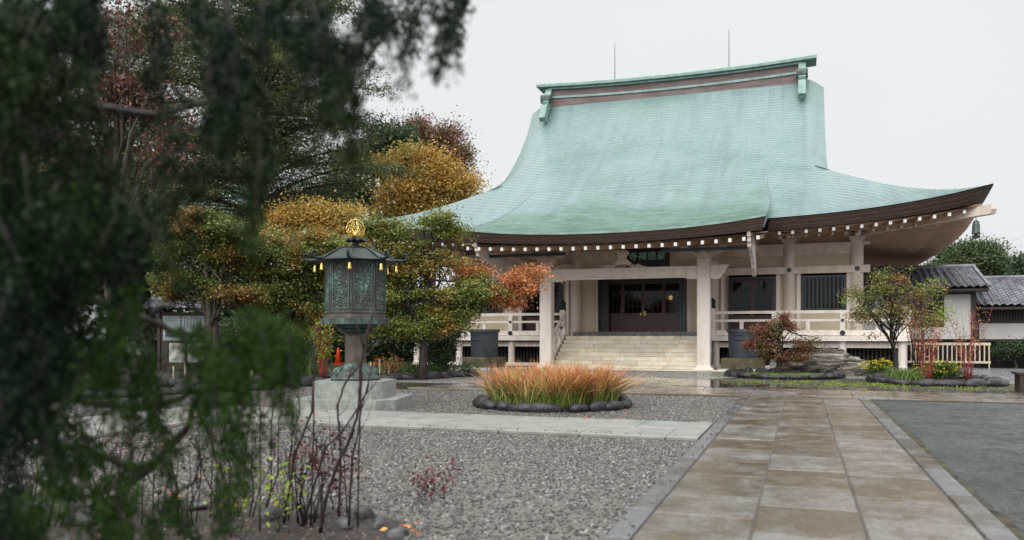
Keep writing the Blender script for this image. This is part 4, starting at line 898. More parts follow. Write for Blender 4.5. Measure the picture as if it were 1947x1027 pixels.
# ================================================================== LANTERN
D0 = 14.75; lc0 = GD(676, D0); lan = empty('bronze_lantern', lc0, 'octagonal bronze lantern with gold flame finial on a two step granite plinth', 'lantern')
LX, LY = lc0.x, lc0.y; yaw = math.atan2(-LY, -LX)+R(-8)*-1*-1
def csq(h, c, rot):
    pts = [(h,-h+c),(h,h-c),(h-c,h),(-h+c,h),(-h,h-c),(-h,-h+c),(-h+c,-h),(h-c,-h)]
    return [(LX+x*math.cos(rot)-y*math.sin(rot), LY+x*math.sin(rot)+y*math.cos(rot)) for x, y in pts]
pr_ = R(13)
MB().prism(csq(.90,.28,pr_)[::1], 'z', 0, .20).build('lower_plinth', M['plinthstone'], lan); MB().prism(csq(.63,.17,pr_), 'z', .20, .50).build('upper_plinth', M['plinthstone'], lan)
c0 = (LX, LY, 0)
MB().lathe([(.44,.50),(.45,.54),(.42,.58),(.40,.60),(.38,.66),(.30,.70),(.24,.76),(.2,.80)], c0, 16, yaw).build('pedestal', M['bronze'], lan)
for k in range(8):
    a = yaw+k*math.pi/4; MB().tube([(LX+.26*math.cos(a), LY+.26*math.sin(a), .74), (LX+.36*math.cos(a), LY+.36*math.sin(a), .68), (LX+.43*math.cos(a), LY+.43*math.sin(a), .585)], [.012,.036,.012], 6).build('lotus_petal', M['bronze'], lan, smooth=True)
M['shaft'] = simple('brown_bronze_shaft', (.075,.06,.05), (.13,.105,.09), 5, .5, metal=.2, bs=.15)
MB().lathe([(.205,.76),(.19,.8),(.185,1.30),(.22,1.33)], c0, 8, yaw).build('shaft', M['shaft'], lan)
MB().lathe([(.22,1.33),(.30,1.36),(.30,1.41),(.36,1.43),(.42,1.50)], c0, 8, yaw).build('capital', M['bronze_dark'], lan)
MB().lathe([(.62,1.50),(.63,1.60),(.60,1.605)], c0, 8, yaw).build('platform', M['bronze'], lan)
MB().lathe([(.545,1.605),(.545,1.67),(.53,1.68),(.53,2.64)], c0, 8, yaw).build('fire_chamber', M['shaft'], lan)
for k in range(8):
    a0 = yaw+k*math.pi/4; a1 = a0+math.pi/4; p0 = Vector((LX+.53*math.cos(a0), LY+.53*math.sin(a0), 0)); p1 = Vector((LX+.53*math.cos(a1), LY+.53*math.sin(a1), 0))
    d = (p1-p0).normalized(); nn = Vector((d.y, -d.x, 0)); ln = (p1-p0).length
    def pan(u0, u1, z0, z1, th, nm, mt, par):
        v_ = []
        for z in (z0, z1):
            for u_, t_ in ((u0,0),(u1,0),(u1,th),(u0,th)): q_ = p0+d*u_+nn*t_; v_.append((q_.x, q_.y, z))
        return MB().add(v_, [(0,1,2,3),(4,7,6,5),(0,4,5,1),(1,5,6,2),(2,6,7,3),(3,7,4,0)]).build(nm, M[mt], par)
    pa = pan(.05, ln-.05, 1.80, 2.58, .008, 'relief_panel', 'relief', lan)
    pan(.03, .055, 1.76, 2.62, .018, 'frame', 'bronze', pa); pan(ln-.055, ln-.03, 1.76, 2.62, .018, 'frame', 'bronze', pa); pan(.055, ln-.055, 1.76, 1.80, .018, 'frame', 'bronze', pa); pan(.055, ln-.055, 2.58, 2.62, .018, 'frame', 'bronze', pa)
    if k % 2: pan(ln*.38, ln*.62, 2.2, 2.23, .03, 'handle', 'bronze', pa)
    pan(.0, ln, 1.70, 1.735, .022, 'base_moulding', 'bronze', lan)
    MB().tube([p0+Vector((0,0,1.66)), p0+Vector((0,0,2.62))], .016, 6).build('corner_bead', M['bronze'], lan)
    # roof rib ending in a curl, with a bell
    dr = Vector((math.cos(a0), math.sin(a0), 0)); cc = Vector((LX, LY, 0))
    rib = [cc+dr*.13+Vector((0,0,2.885)), cc+dr*.33+Vector((0,0,2.85)), cc+dr*.52+Vector((0,0,2.755)), cc+dr*.68+Vector((0,0,2.655)), cc+dr*.80+Vector((0,0,2.635))]
    for i in range(9): an_ = -90+i*40; rib.append(cc+dr*(.875+.062*(1-i*.07)*math.cos(R(an_)))+Vector((0,0,2.715+.068*(1-i*.07)*math.sin(R(an_)))))
    rb = MB().tube(rib, [.012,.014,.018,.026,.03]+[.026-.001*i for i in range(9)], 8).build('roof_rib', M['bronze_dark'] if k%2==0 else M['bronze_dark'], lan, smooth=True)
    bc = cc+dr*.72; MB().tube([bc+Vector((0,0,2.62)), bc+Vector((0,0,2.55))], .005, 4).build('bell_hook', M['bronze_dark'], lan)
    MB().lathe([(.008,2.56),(.024,2.545),(.030,2.50),(.036,2.46),(.045,2.435),(.03,2.432)], (bc.x, bc.y, 0), 10).build('bell', M['gold'], lan, smooth=True)
MB().lathe([(.745,2.615),(.75,2.63),(.66,2.665),(.52,2.745),(.35,2.835),(.2,2.875),(.12,2.885)], c0, 8, yaw).build('lantern_roof', M['roofblack'] if 'roofblack' in M else M['bronze_dark'], lan)
MB().lathe([(.50,2.60),(.745,2.612)], c0, 8, yaw).build('roof_underside', M['bronze_dark'], lan)
MB().lathe([(.12,2.88),(.10,2.90),(.06,2.93),(.055,2.97),(.10,3.0),(.15,3.03),(.10,3.035)], c0, 16).build('finial_stem', M['bronze_dark'], lan, smooth=True)
for k in range(8): a = k*math.pi/4; MB().tube([(LX+.07*math.cos(a), LY+.07*math.sin(a), 3.0), (LX+.14*math.cos(a), LY+.14*math.sin(a), 3.015), (LX+.175*math.cos(a), LY+.175*math.sin(a), 2.985)], [.02,.045,.012], 6).build('lotus_leaf', M['bronze_dark'], lan, smooth=True)
MB().lathe([(.04,3.04),(.075,3.07),(.085,3.11),(.06,3.155),(.02,3.19),(.0,3.21)], c0, 14).build('jewel', M['gold'], lan, smooth=True)
fl = MB()                                       # openwork flame round the jewel: four crossed flame plates of bent wire
for k in range(4):
    a = yaw+R(70)+k*math.pi/4; dr = Vector((math.cos(a), math.sin(a), 0)); o_ = Vector((LX, LY, 3.04))
    for rr_, hh, wv in ((.165,.35,.010),(.125,.29,.014),(.09,.22,.012)):
        pts = []
        for i in range(33):
            t = i/32*2-1; w = rr_*math.sqrt(max(0, 1-abs(t)**2.2))*math.copysign(1, 1)
            an_ = t*math.pi; x_ = rr_*math.sin(an_)*(1-.25*math.cos(an_)); z_ = hh*(.5+.5*math.cos(an_))**.8
            pts.append(o_+dr*(x_+wv*math.sin(i*2.4))+Vector((0,0,z_+wv*math.cos(i*2.4))))
        fl.tube(pts, .006, 4)
fl.build('flame', M['gold'], lan)

# ================================================================== STONES, TUBS, CONES
def rock_mesh(name, mat, sx, sy, sz, seed, sub=3, rough=.22, flat=.0):
    import bmesh
    bm = bmesh.new(); bmesh.ops.create_icosphere(bm, subdivisions=sub, radius=1)
    rn = np.random.default_rng(seed); ks = rn.normal(size=(9,3))*np.repeat([1.2,2.4,4.5],3)[:,None]; ph = rn.random(9)*6.28; am = np.repeat([1,.5,.22],3)
    for v_ in bm.verts:
        c = v_.co; d = sum(am[i]*math.sin(ks[i].dot(np.array(c))+ph[i]) for i in range(9))/3
        if name == 'rock':
            q_ = c.z*5.2+c.x*1.3+d*1.6; d += .55*((q_-math.floor(q_))-.5)+.12*rn.normal()*.5
        c *= 1+rough*d
        e = 3.0; L_ = (abs(c.x)**e+abs(c.y)**e+abs(c.z)**e)**(1/e); c *= (1-flat)+flat*c.length/L_
        v_.co = Vector((c.x*sx, c.y*sy, max(c.z, -.55)*sz))
    me = bpy.data.meshes.new(name); bm.to_mesh(me); bm.free(); me.materials.append(mat)
    me.polygons.foreach_set('use_smooth', [True]*len(me.polygons)); return me
EDG = [rock_mesh('edging_stone', M['darkstone'], .29, .15, .115, i, sub=2, flat=.6, rough=.34) for i in range(5)]
def edging(root, pts, closed=False, size=1.0):
    pts = [Vector((p[0], p[1], 0)) for p in pts]; pts = pts+[pts[0]] if closed else pts; acc = 0; step = .50*size
    for a, b_ in zip(pts, pts[1:]):
        L_ = (b_-a).length; ang = math.atan2(b_.y-a.y, b_.x-a.x)
        while acc < L_:
            p = a.lerp(b_, acc/L_); k = random.uniform(.62, 1.25)
            piece('edging_stone', random.choice(EDG), (p.x, p.y, .05*size), root, (random.uniform(-.08,.08), 0, ang+random.uniform(-.15,.15)), (k*size, size*random.uniform(.85,1.15), size*random.uniform(.85,1.2))); acc += step*k
        acc -= L_
def ell(cx, cy, rx, ry, n=40, rot=0): return [(cx+rx*math.cos(2*math.pi*i/n)*math.cos(rot)-ry*math.sin(2*math.pi*i/n)*math.sin(rot), cy+rx*math.cos(2*math.pi*i/n)*math.sin(rot)+ry*math.sin(2*math.pi*i/n)*math.cos(rot)) for i in range(n)]
# the round grass bed
gb = G(1048, 775); gc = GD(1050, 15.15); gbd = empty('round_bed', gc, 'ring of dark rounded stones round the red tipped grass by the walkway', 'flower bed')
edging(gbd, ell(gc.x, gc.y, 1.32, 1.30, 44), True, 1.0)
MB().prism(ell(gc.x, gc.y, 1.28, 1.26, 30), 'z', 0, .07).build('soil', M['soil'], gbd)
def blades(name, C, L_, wid, mat, parent=None, spread=.5, curl=.6, out=None, segs=4, origin=(0,0,0), **tagk):
    """arching grass blades: strips of quads"""
    n = len(C); ang = RNG.random(n)*6.283; sp_ = spread*(.3+RNG.random(n)); d = np.stack([np.cos(ang), np.sin(ang)], 1)*sp_[:, None]
    if out is not None: d = d+out
    Ls = L_*(.6+.55*RNG.random(n)); Q = []; H = []
    side = np.stack([-d[:,1], d[:,0], np.zeros(n)], 1)+RNG.normal(size=(n,3))*.3; side /= np.linalg.norm(side, axis=1)[:,None]+1e-9
    def at_(t): 
        hz = d*(t*(.35+curl*t))[None, None] if False else d*(t*(.35+curl*t)); zz = (t-.38*np.linalg.norm(d, axis=1)*curl*t*t*1.3)
        return C+np.concatenate([hz*Ls[:,None], (zz*Ls)[:,None]], 1)
    for k in range(segs):
        t0, t1 = k/segs, (k+1)/segs; w0 = wid*(1-t0**2)*.5+.0008; w1 = wid*(1-t1**2)*.5+.0005
        a, b_ = at_(t0), at_(t1); Q.append(np.stack([a-side*w0, a+side*w0, b_+side*w1, b_-side*w1], 1)); H.append(np.tile([t0,t0,t1,t1], n))
    v = RNG.random(n); return quads(name, np.concatenate(Q), mat, parent, np.tile(v, segs), np.concatenate(H), origin)
n = 4200; rr_ = np.sqrt(RNG.random(n))*1.12; aa = RNG.random(n)*6.283
# tufts
tc_ = np.stack([gc.x+np.cos(aa[:170])*rr_[:170], gc.y+np.sin(aa[:170])*rr_[:170]], 1); idx = RNG.integers(0, 170, n)
C = np.concatenate([tc_[idx]+RNG.normal(size=(n,2))*.05, np.full((n,1), .07)], 1); od = (C[:,:2]-np.array([gc.x, gc.y]))/1.25; od = od*(np.linalg.norm(od, axis=1)**1.5)[:,None]*.38+(C[:,:2]-tc_[idx])*4
gr = blades('red_tipped_grass', C, .76, .018, M['bloodgrass'], None, .50, .75, od, 5, origin=tuple(gc))
tag(gr, 'dense clump of ornamental grass with red and orange tips in the round bed', 'grass', kind='stuff')
# right hand beds
b1 = GD(1490, 25.9); bd1 = empty('flower_bed', b1, 'low mossy bed ringed by black stones under the red bonsai maple', 'flower bed'); edging(bd1, ell(b1.x, b1.y, 1.65, 1.9, 40, .2), True, 1.15); MB().prism(ell(b1.x, b1.y, 1.6, 1.85, 30, .2), 'z', 0, .08).build('moss', M['moss'], bd1)
b2 = GD(1775, 22.2); bd2 = empty('flower_bed', b2, 'bed ringed by black stones holding the red stemmed shrubs', 'flower bed'); edging(bd2, ell(b2.x, b2.y, 1.5, 1.7, 40, .2), True, 1.2); MB().prism(ell(b2.x, b2.y, 1.5, 1.65, 30, .2), 'z', 0, .08).build('soil', M['soil'], bd2)
# left garden border
lbd = empty('garden_border', (lb[3].x, lb[3].y, 0), 'long row of dark border stones in front of the garden on the left', 'border'); edging(lbd, [(p.x, p.y) for p in lb], False, 1.35)
edging(lbd, [(p.x-1.2, p.y+3.2) for p in lb[1:]], False, 1.25)
# rocks
def rock(lab, x, D, w, h, dpt, seed, mat, rot=0, rough=.3, flat=.3, name='rock', sub=4, dz=0):
    p = GD(x, D); o = bpy.data.objects.new(name, rock_mesh(name, mat, w/2, dpt/2, h/1.5, seed, sub, rough, flat)); link(o); o.location = (p.x, p.y, h*.33+dz); o.rotation_euler = (0, 0, rot); return tag(o, lab, 'rock')
m, n, b, out = newmat('layered_schist'); t = noise(n, 2.2, 7, .75, coord='World', stretch=(.6,.6,5)); r = ramp(n, [(.36, (.02,.016,.014)), (.45, (.09,.072,.058)), (.53, (.26,.23,.19)), (.64, (.56,.53,.48))]); n.links.new(t.outputs[0], r.inputs[0]); n.links.new(r.outputs[0], b.inputs['Base Color']); b.inputs['Roughness'].default_value = .32; t2 = noise(n, 5, 6, .7, coord='World', stretch=(1,1,4)); bump(n, b, t2.outputs[0], 1.0, .12); M['schist'] = m
rock('broad grey layered boulder between the bonsai maple and the yellow flowers', 1566, 27.6, 1.9, .80, 1.2, 11, M['schist'], TH-.1, .30, .55)
rock('smaller dark layered boulder at the right foot of the broad boulder', 1622, 26.6, 1.15, .55, .8, 23, M['schist'], TH+.3, .35, .4)
rock('dark layered boulder behind the trunk of the bonsai maple', 1515, 27.9, 1.1, .55, .9, 31, M['schist'], TH-.3, .35, .4)
rock('small pale pointed rock under the bonsai maple', 1472, 28.2, .28, .75, .25, 41, M['granite'], 0, .25, .1, sub=2)
for i, (x, y, w, h, lab) in enumerate([(600,985,.26,.12,'flat grey stone at the edge of the near planting bed, beside the thickest cane'), (690,988,.20,.15,'round blue grey stone at the foot of the paired canes'), (722,1005,.16,.13,'brownish stone right of the round blue grey stone'), (235,975,.30,.12,'grey stone in the shade below the near cypress limb'), (760,1020,.22,.10,'sharp grey stone at the lower corner of the planting bed'), (370,968,.34,.09,'long flat grey stone between the left canes'), (510,992,.22,.12,'dark grey stone under the leftmost straight stake'), (160,1000,.3,.13,'grey stone nearest the lower left corner'), (655,1006,.2,.1,'low brown stone between the round stone and the thick cane')]):
    p = G(x, y); D_ = F*CAMH/(y-HZ); o = rock(lab, x, D_, w*.75, h*.8, w*.5, 60+i, M['greystone'], random.random()*3, .42, .45, name='stone', sub=3, dz=-h*.12)
# rain tubs on their blocks
for x, D_, lab, lab2, bw in ((921, 31.4, 'slate blue rain tub standing left of the stairs', 'mossy stone block carrying the left rain tub', 1.35), (1413, 30.2, 'slate blue rain tub standing right of the porch, half behind the bonsai maple', 'mossy stone block carrying the right rain tub', 1.5)):
    p = GD(x, D_); bk = empty('stone_block', (p.x, p.y, 0), lab2, 'block')
    MB().cbox(p.x-bw/2, p.x+bw/2, p.y-.6, p.y+.6, .09, .47, .02).build('block', M['mossy'], bk); MB().box(p.x-bw/2-.1, p.x+bw/2+.1, p.y-.7, p.y+.7, 0, .09).build('footing', M['granite'], bk)
    tb = empty('rain_tub', (p.x, p.y, .47), lab, 'tub')
    MB().lathe([(.50,.47),(.545,1.42),(.60,1.42),(.60,1.53),(.52,1.53),(.50,1.38)], (p.x, p.y, 0), 28).build('barrel', M['tub'], tb)
    for z in (1.12, 1.3):
        pts = [(p.x+(.545)*math.cos(a), p.y+(.545)*math.sin(a), z) for a in [-math.pi/2-.55+.12*i for i in range(6)]]; MB().tube(pts, .014, 5).build('hoop_mark', M['darkmetal'], tb)
for x, D_, lab in ((643, 37.0, 'orange traffic cone behind the lantern, left of its shaft'), (718, 37.4, 'orange traffic cone behind the lantern, right of its shaft')):
    p = GD(x, D_); c_ = empty('traffic_cone', p, lab, 'traffic cone', 'traffic cones behind the lantern'); MB().lathe([(.16,.03),(.05,.72),(.035,.75)], p, 16).build('cone', M['cone'], c_, smooth=True); MB().cbox(p.x-.2, p.x+.2, p.y-.2, p.y+.2, 0, .03, .01).build('base', M['cone'], c_)
a_, b_ = GD(643, 37.0, .62), GD(718, 37.4, .62); tp = empty('barrier_tape', (a_+b_)/2, 'striped yellow and black tape strung between the two traffic cones', 'tape'); MB().tube([a_, (a_+b_)/2-Vector((0,0,.05)), b_], .03, 5).build('tape', M['tape'], tp)
# notice board
p = GD(345, 30.0); nb = empty('notice_board', p, 'dark wooden notice board with printed sheets and a small tiled roof on the left', 'notice board')
Mn = Matrix.Translation(p) @ Matrix.Rotation(TH, 4, 'Z')
def nbx(nm, x0, x1, y0, y1, z0, z1, mt, par=None): return MB().box(x0, x1, y0, y1, z0, z1, Mn).build(nm, M[mt], par or nb)
nbx('frame', -.78, .92, .03, .10, .25, 2.15, 'darkwood'); nbx('post', -.88, -.78, -.02, .12, 0, 2.3, 'darkwood'); nbx('post', .92, 1.02, -.02, .12, 0, 2.3, 'darkwood')
sh = nbx('sheet', -.68, -.04, .01, .03, 1.12, 2.02, 'paper'); sh2 = nbx('sheet', .0, .84, .01, .03, 1.12, 2.02, 'paper'); nbx('sheet', -.45, .12, .01, .03, .32, 1.02, 'plaster'); nbx('sheet', .22, .84, .01, .03, .32, 1.02, 'plaster')
for k in range(6):
    q_ = nbx('writing', .10+k*.115, .12+k*.115, .003, .01, 1.5+.03*(k%2), 1.96, 'print', sh2)
nbx('writing', -.60, -.1, .003, .01, 1.25, 1.45, 'print', sh)
MB().add([Mn @ Vector(v_) for v_ in [(-1.2,-.7,2.28),(2.0,-.7,2.28),(2.0,.1,2.68),(-1.2,.1,2.68),(-1.2,.9,2.28),(2.0,.9,2.28)]], [(0,1,2,3),(3,2,5,4)]).build('roof_deck', M['darkwood'], nb)
for i in range(12):
    for j in range(3): 
        o = piece('roof_tile', TILE, Mn @ Vector((-1.2+i*.27, -.7+j*.27, 2.30+j*.135)), nb, (R(26.5), 0, 0)); o.rotation_euler = (Matrix.Rotation(TH,3,'Z') @ Matrix.Rotation(R(26.5),3,'X')).to_euler()
# far teal-roofed side hall
p = P(388, 372, 52); sh_ = empty('side_hall', (p.x, p.y, 0), 'distant grey hall with green copper roof glimpsed through the trees on the left', 'building')
Ms = Matrix.Translation((p.x, p.y, 0)) @ Matrix.Rotation(TH-.15, 4, 'Z')
def sbx(nm, x0, x1, y0, y1, z0, z1, mt): return MB().box(x0, x1, y0, y1, z0, z1, Ms).build(nm, M[mt], sh_)
sbx('wall', -5.5, 1.6, 1.2, 6, 0, 8.8, 'plaster'); sbx('eave_board', -6.2, 2.3, -.1, .1, 8.75, 9.0, 'ridgeband')
for j in range(30): q_ = MB().add([Ms @ Vector(v_) for v_ in [(-6.3+j*.3,-.2,9.0),(-6.02+j*.3,-.2,9.0),(-6.02+j*.3,3.6,11.6),(-6.3+j*.3,3.6,11.6),(-6.3+j*.3,-.2,9.06),(-6.02+j*.3,-.2,9.06),(-6.02+j*.3,3.6,11.66),(-6.3+j*.3,3.6,11.66)]], [(0,3,2,1),(4,5,6,7),(0,1,5,4),(1,2,6,5),(2,3,7,6),(3,0,4,7)]).build('roof_sheet', M['coppertrim'], sh_)
# timber bench at the right edge
p = GD(1958, 18.6); bn = empty('timber_bench', p, 'dark weathered timber bench cut off by the right edge', 'bench')
for k in range(3): MB().box(p.x-.3, p.x+1.6, p.y-.3+k*.22, p.y-.1+k*.22, .42, .47).build('seat_plank', M['darkwood'], bn)
for dx in (-.2, 1.4):
    for dy in (-.22, .2): MB().box(p.x+dx-.05, p.x+dx+.05, p.y+dy-.05, p.y+dy+.05, 0, .42).build('leg', M['darkwood'], bn)

# ================================================================== TREES (behind)
A3 = lambda p: np.array(p)
# great cedar
def cedar(x, D, label, zmin, zmax, rmax, rmin, levels, seedk, mat, tr=.5, per=62, pads=8):
    base = GD(x, D); root = empty('cedar_tree', base, label, 'tree')
    MB().tube([base+Vector((0,0,-.2)), base+Vector((.05,0,4)), base+Vector((.15,0,9)), base+Vector((.05,.1,15)), base+Vector((0,0,zmax+.8))], [tr*1.15, tr*.95, tr*.72, tr*.42, .03], 12).build('trunk', M['bark'], root, smooth=True)
    bb = MB(); C = []
    for i in range(levels):
        t = i/(levels-1); z = zmin+(zmax-zmin)*t; rad = (rmax*(1-t)**.8+rmin)
        for k in range(5):
            a = random.uniform(0, 6.283); l = rad*random.uniform(.65, 1.1); d = Vector((math.cos(a), math.sin(a), 0)); s0 = base+Vector((0,0,z-base.z)); rise = random.uniform(-.05,.22)*l
            pts = []
            for j in range(7):
                q_ = j/6; pts.append(s0+d*l*q_+Vector((random.uniform(-.12,.12), random.uniform(-.12,.12), rise*q_+.12*l*math.sin(q_*2.2)-.10*l*q_*q_))*1.0)
            bb.tube(pts, [tr*.16*(1-t*.6)*(1-j/7)+.010 for j in range(7)], 5)
            for j in range(1, 7):
                for s_ in range(2):
                    sd = d.cross(Vector((0,0,1)))*(1 if s_ else -1); ln = l*.34*(1.15-j/7)*random.uniform(.6,1.2); e = pts[j]+sd*ln+d*ln*.5+Vector((0,0,random.uniform(-.15,.1)))
                    bb.tube([pts[j], pts[j].lerp(e, .5)+Vector((0,0,.05)), e], [.022,.015,.006], 4)
                    for w in range(3): q_ = pts[j].lerp(e, .25+.37*w); C.append((q_.x, q_.y, q_.z+.05))
    bb.build('branch', M['bark'], root)
    C = A3(C); V, cv = leaves_at(C, per, (.42,.42,.15), .18, up=.55, aspect=.28); quads('crown', V, mat, root, cv); return root
cedar(488, 40, 'towering cedar with layered dark branches and a thick trunk behind the lantern', 7.2, 23, 7.4, 1.5, 27, 1, M['l_cedar'], .55, 40)
cedar(300, 46, 'second tall cedar behind the first one, half hidden by the near cypress', 9, 25, 5.5, 1.2, 16, 1, M['l_cedar'], .5, 10)
tree('evergreen_tree', 'rounded dark evergreen behind the yellow autumn tree', 'tree', GD(740, 58), [E(710,300,58,60,56), E(755,270,58,50,40), E(660,370,58,60,45), E(600,400,58,70,45)], M['l_ever'], 460, 100, (.5,.5,.3), .22, .4, limbs=20)
tree('evergreen_tree', 'dark evergreen mass filling the gap left of the cedar trunk', 'tree', GD(400, 56), [E(400,430,56,120,90), E(250,400,56,140,110), E(120,330,56,120,130)], M['l_ever'], 520, 60, (.6,.6,.4), .42, .4, limbs=20)
tree('russet_tree', 'russet brown treetop highest behind the yellow autumn tree', 'tree', GD(820, 62), [E(800,250,62,45,32), E(835,275,62,42,42), E(860,310,62,40,38), E(815,300,62,40,40)], M['l_brown'], 230, 80, (.45,.45,.35), .19, .3, limbs=30)
tree('autumn_tree', 'golden yellow autumn tree left of the hall roof', 'tree', GD(810, 52), [E(830,350,52,55,34), E(745,318,52,28,22), E(775,298,52,22,18), E(812,303,52,26,20), E(850,318,52,24,18), E(885,345,52,24,22), E(780,375,52,50,32), E(870,375,52,34,24), E(740,360,52,26,26), E(790,335,52,34,22), E(820,410,52,60,22), E(745,405,52,36,24)], M['l_yellow'], 330, 90, (.5,.5,.26), .19, .3, limbs=34)
tree('autumn_tree', 'yellow green tree under the cedar, behind the lantern finial', 'tree', GD(590, 36), [E(560,410,36,60,42), E(640,425,36,60,45), E(520,460,36,50,40), E(600,480,36,70,40)], M['l_yellow'], 280, 90, (.35,.35,.18), .12, .22, limbs=24)
tree('evergreen_tree', 'dark green woodland tree behind the shaft of the lantern', 'tree', GD(620, 42), [E(620,600,42,90,60), E(700,560,42,90,80), E(540,590,42,90,60), E(780,600,42,60,70), E(700,650,42,120,45), E(560,655,42,120,45), E(820,660,42,60,35)], M['l_ever'], 900, 50, (.5,.5,.4), .28, .3, limbs=14)
tree('evergreen_tree', 'dark shaded tree behind the notice board', 'tree', GD(300, 38), [E(300,560,38,130,90), E(420,560,38,90,70), E(120,540,38,150,120), E(-60,500,38,150,160)], M['l_ever'], 640, 50, (.5,.5,.4), .3, .3, limbs=14)
tree('hill_tree', 'broad round evergreen on the far right behind the tiled annex', 'tree', GD(1840, 80), [E(1850,500,80,52,42), E(1800,510,80,40,36), E(1900,520,80,45,30), E(1820,490,80,30,22)], M['l_hill'], 900, 90, (.6,.6,.35), .24, .4, limbs=10)
tree('pine_tree', 'dark conifer top at the far right edge above the annex roof', 'tree', GD(1950, 70), [E(1950,510,70,14,26), E(1946,525,70,16,20)], M['l_ever'], 60, 50, (.4,.4,.3), .3, .25, limbs=8)
# garden maples
tree('maple_tree', 'green and orange maple between the lantern and the porch, reaching over the hall roof edge', 'tree', GD(800, 24), [E(835,415,24,42,32), E(860,440,24,45,30), E(720,440,24,60,40), E(790,500,24,95,42), E(880,545,24,85,45), E(740,560,24,90,50), E(850,590,24,80,35), E(700,610,24,60,40), E(930,570,24,45,25), E(780,620,24,70,34), E(720,500,24,60,50), E(820,620,24,90,26)], M['l_maple'], 900, 62, (.17,.17,.07), .085, .13, limbs=40, up=.7, stems=2, bark='bark', mat2=M['l_orange'], ells2=[E(965,545,24,52,28), E(1000,532,24,32,28), E(955,575,24,42,18), E(900,520,24,40,18)], clumps2=130)
tree('maple_tree', 'yellowing green maple left of the lantern', 'tree', GD(560, 27), [E(600,450,27,60,30), E(560,500,27,80,40), E(620,530,27,60,45), E(520,560,27,80,50), E(600,590,27,70,40), E(470,520,27,50,50), E(660,480,27,50,50), E(560,630,27,100,30), E(500,470,27,50,40)], M['l_maple'], 760, 62, (.2,.2,.08), .10, .15, limbs=34, up=.7, stems=2)
tree('maple_tree', 'red tinged maple in front of the distant green roofed hall', 'tree', GD(410, 25), [E(420,440,25,80,35), E(350,470,25,60,40), E(430,500,25,80,40), E(400,550,25,90,35), E(330,540,25,60,40), E(460,470,25,60,40), E(360,420,25,60,30), E(480,560,25,60,30)], M['l_mapleG'], 640, 60, (.18,.18,.08), .10, .15, limbs=34, up=.7, stems=2)
tree('cherry_tree', 'red leaved cherry seen through the near branches at the upper left', 'tree', GD(215, 17.5), [E(230,60,17.5,120,70), E(280,190,17.5,110,90), E(180,140,17.5,90,90), E(120,250,17.5,140,120), E(320,300,17.5,60,60)], M['l_red'], 260, 30, (.22,.22,.13), .105, .13, limbs=50, up=.3)
tree('evergreen_shrub', 'glossy dark green shrub between the maple and the left rain tub', 'shrub', GD(838, 26), [E(840,640,26,42,42), E(835,680,26,32,26), E(870,625,26,20,22)], leafmat('glossy_shrub_leaves', [(0, (.02,.045,.018)), (.5, (.05,.10,.04)), (1, (.16,.22,.13))]), 210, 42, (.12,.12,.1), .075, .05, limbs=20, up=.3, stems=3)
tree('hedge_plants', 'dark low shrubs along the foot of the dark wing at the right edge', 'shrub', GD(1930, 33), [E(1910,668,33,30,16), E(1950,665,33,40,18)], M['l_ever'], 130, 40, (.15,.15,.1), .09, .05, limbs=4)
tree('evergreen_shrub', 'dark shaded shrub mass behind the arching green leaves left of the lantern', 'shrub', GD(480, 33), [E(490,640,33,80,36), E(430,650,33,50,40), E(550,650,33,50,32)], M['l_ever'], 260, 50, (.3,.3,.2), .14, .06, limbs=12, stems=3)
tree('evergreen_shrub', 'dark shaded shrub mass under the maple right of the lantern', 'shrub', GD(760, 32), [E(760,640,32,40,36), E(715,655,32,30,28)], M['l_ever'], 160, 50, (.25,.25,.2), .12, .06, limbs=12, stems=3)
# ------- right garden
def bonsai():
    b_ = GD(1482, 26.6)
    return tree('bonsai_maple', 'small bronze red maple trimmed in tiers in front of the right rain tub', 'tree', b_, [E(1478,612,26.6,26,20), E(1455,635,26.6,40,18), E(1500,625,26.6,18,16), E(1450,665,26.6,42,17), E(1528,658,26.6,34,18), E(1490,680,26.6,55,13), E(1470,650,26.6,30,16)], M['l_bonsai'], 300, 42, (.09,.09,.05), .062, .10, bark='bark', limbs=22, up=.6, fork=.55)
bonsai()
tree('garden_tree', 'slender twisting tree with olive and red leaves before the right end of the veranda', 'tree', GD(1712, 23.4), [E(1660,560,23.4,52,26), E(1690,530,23.4,42,22), E(1650,600,23.4,42,24), E(1700,590,23.4,50,30), E(1740,560,23.4,45,40), E(1660,640,23.4,22,14), E(1760,610,23.4,40,30)], M['l_shrub'], 290, 26, (.13,.13,.08), .06, .07, bark='bark', limbs=40, up=.4, lean=(-.15,0), mat2=M['l_lime'], ells2=[E(1780,535,23.4,20,14), E(1735,512,23.4,14,8), E(1605,580,23.4,8,20), E(1790,590,23.4,15,40)], clumps2=22)
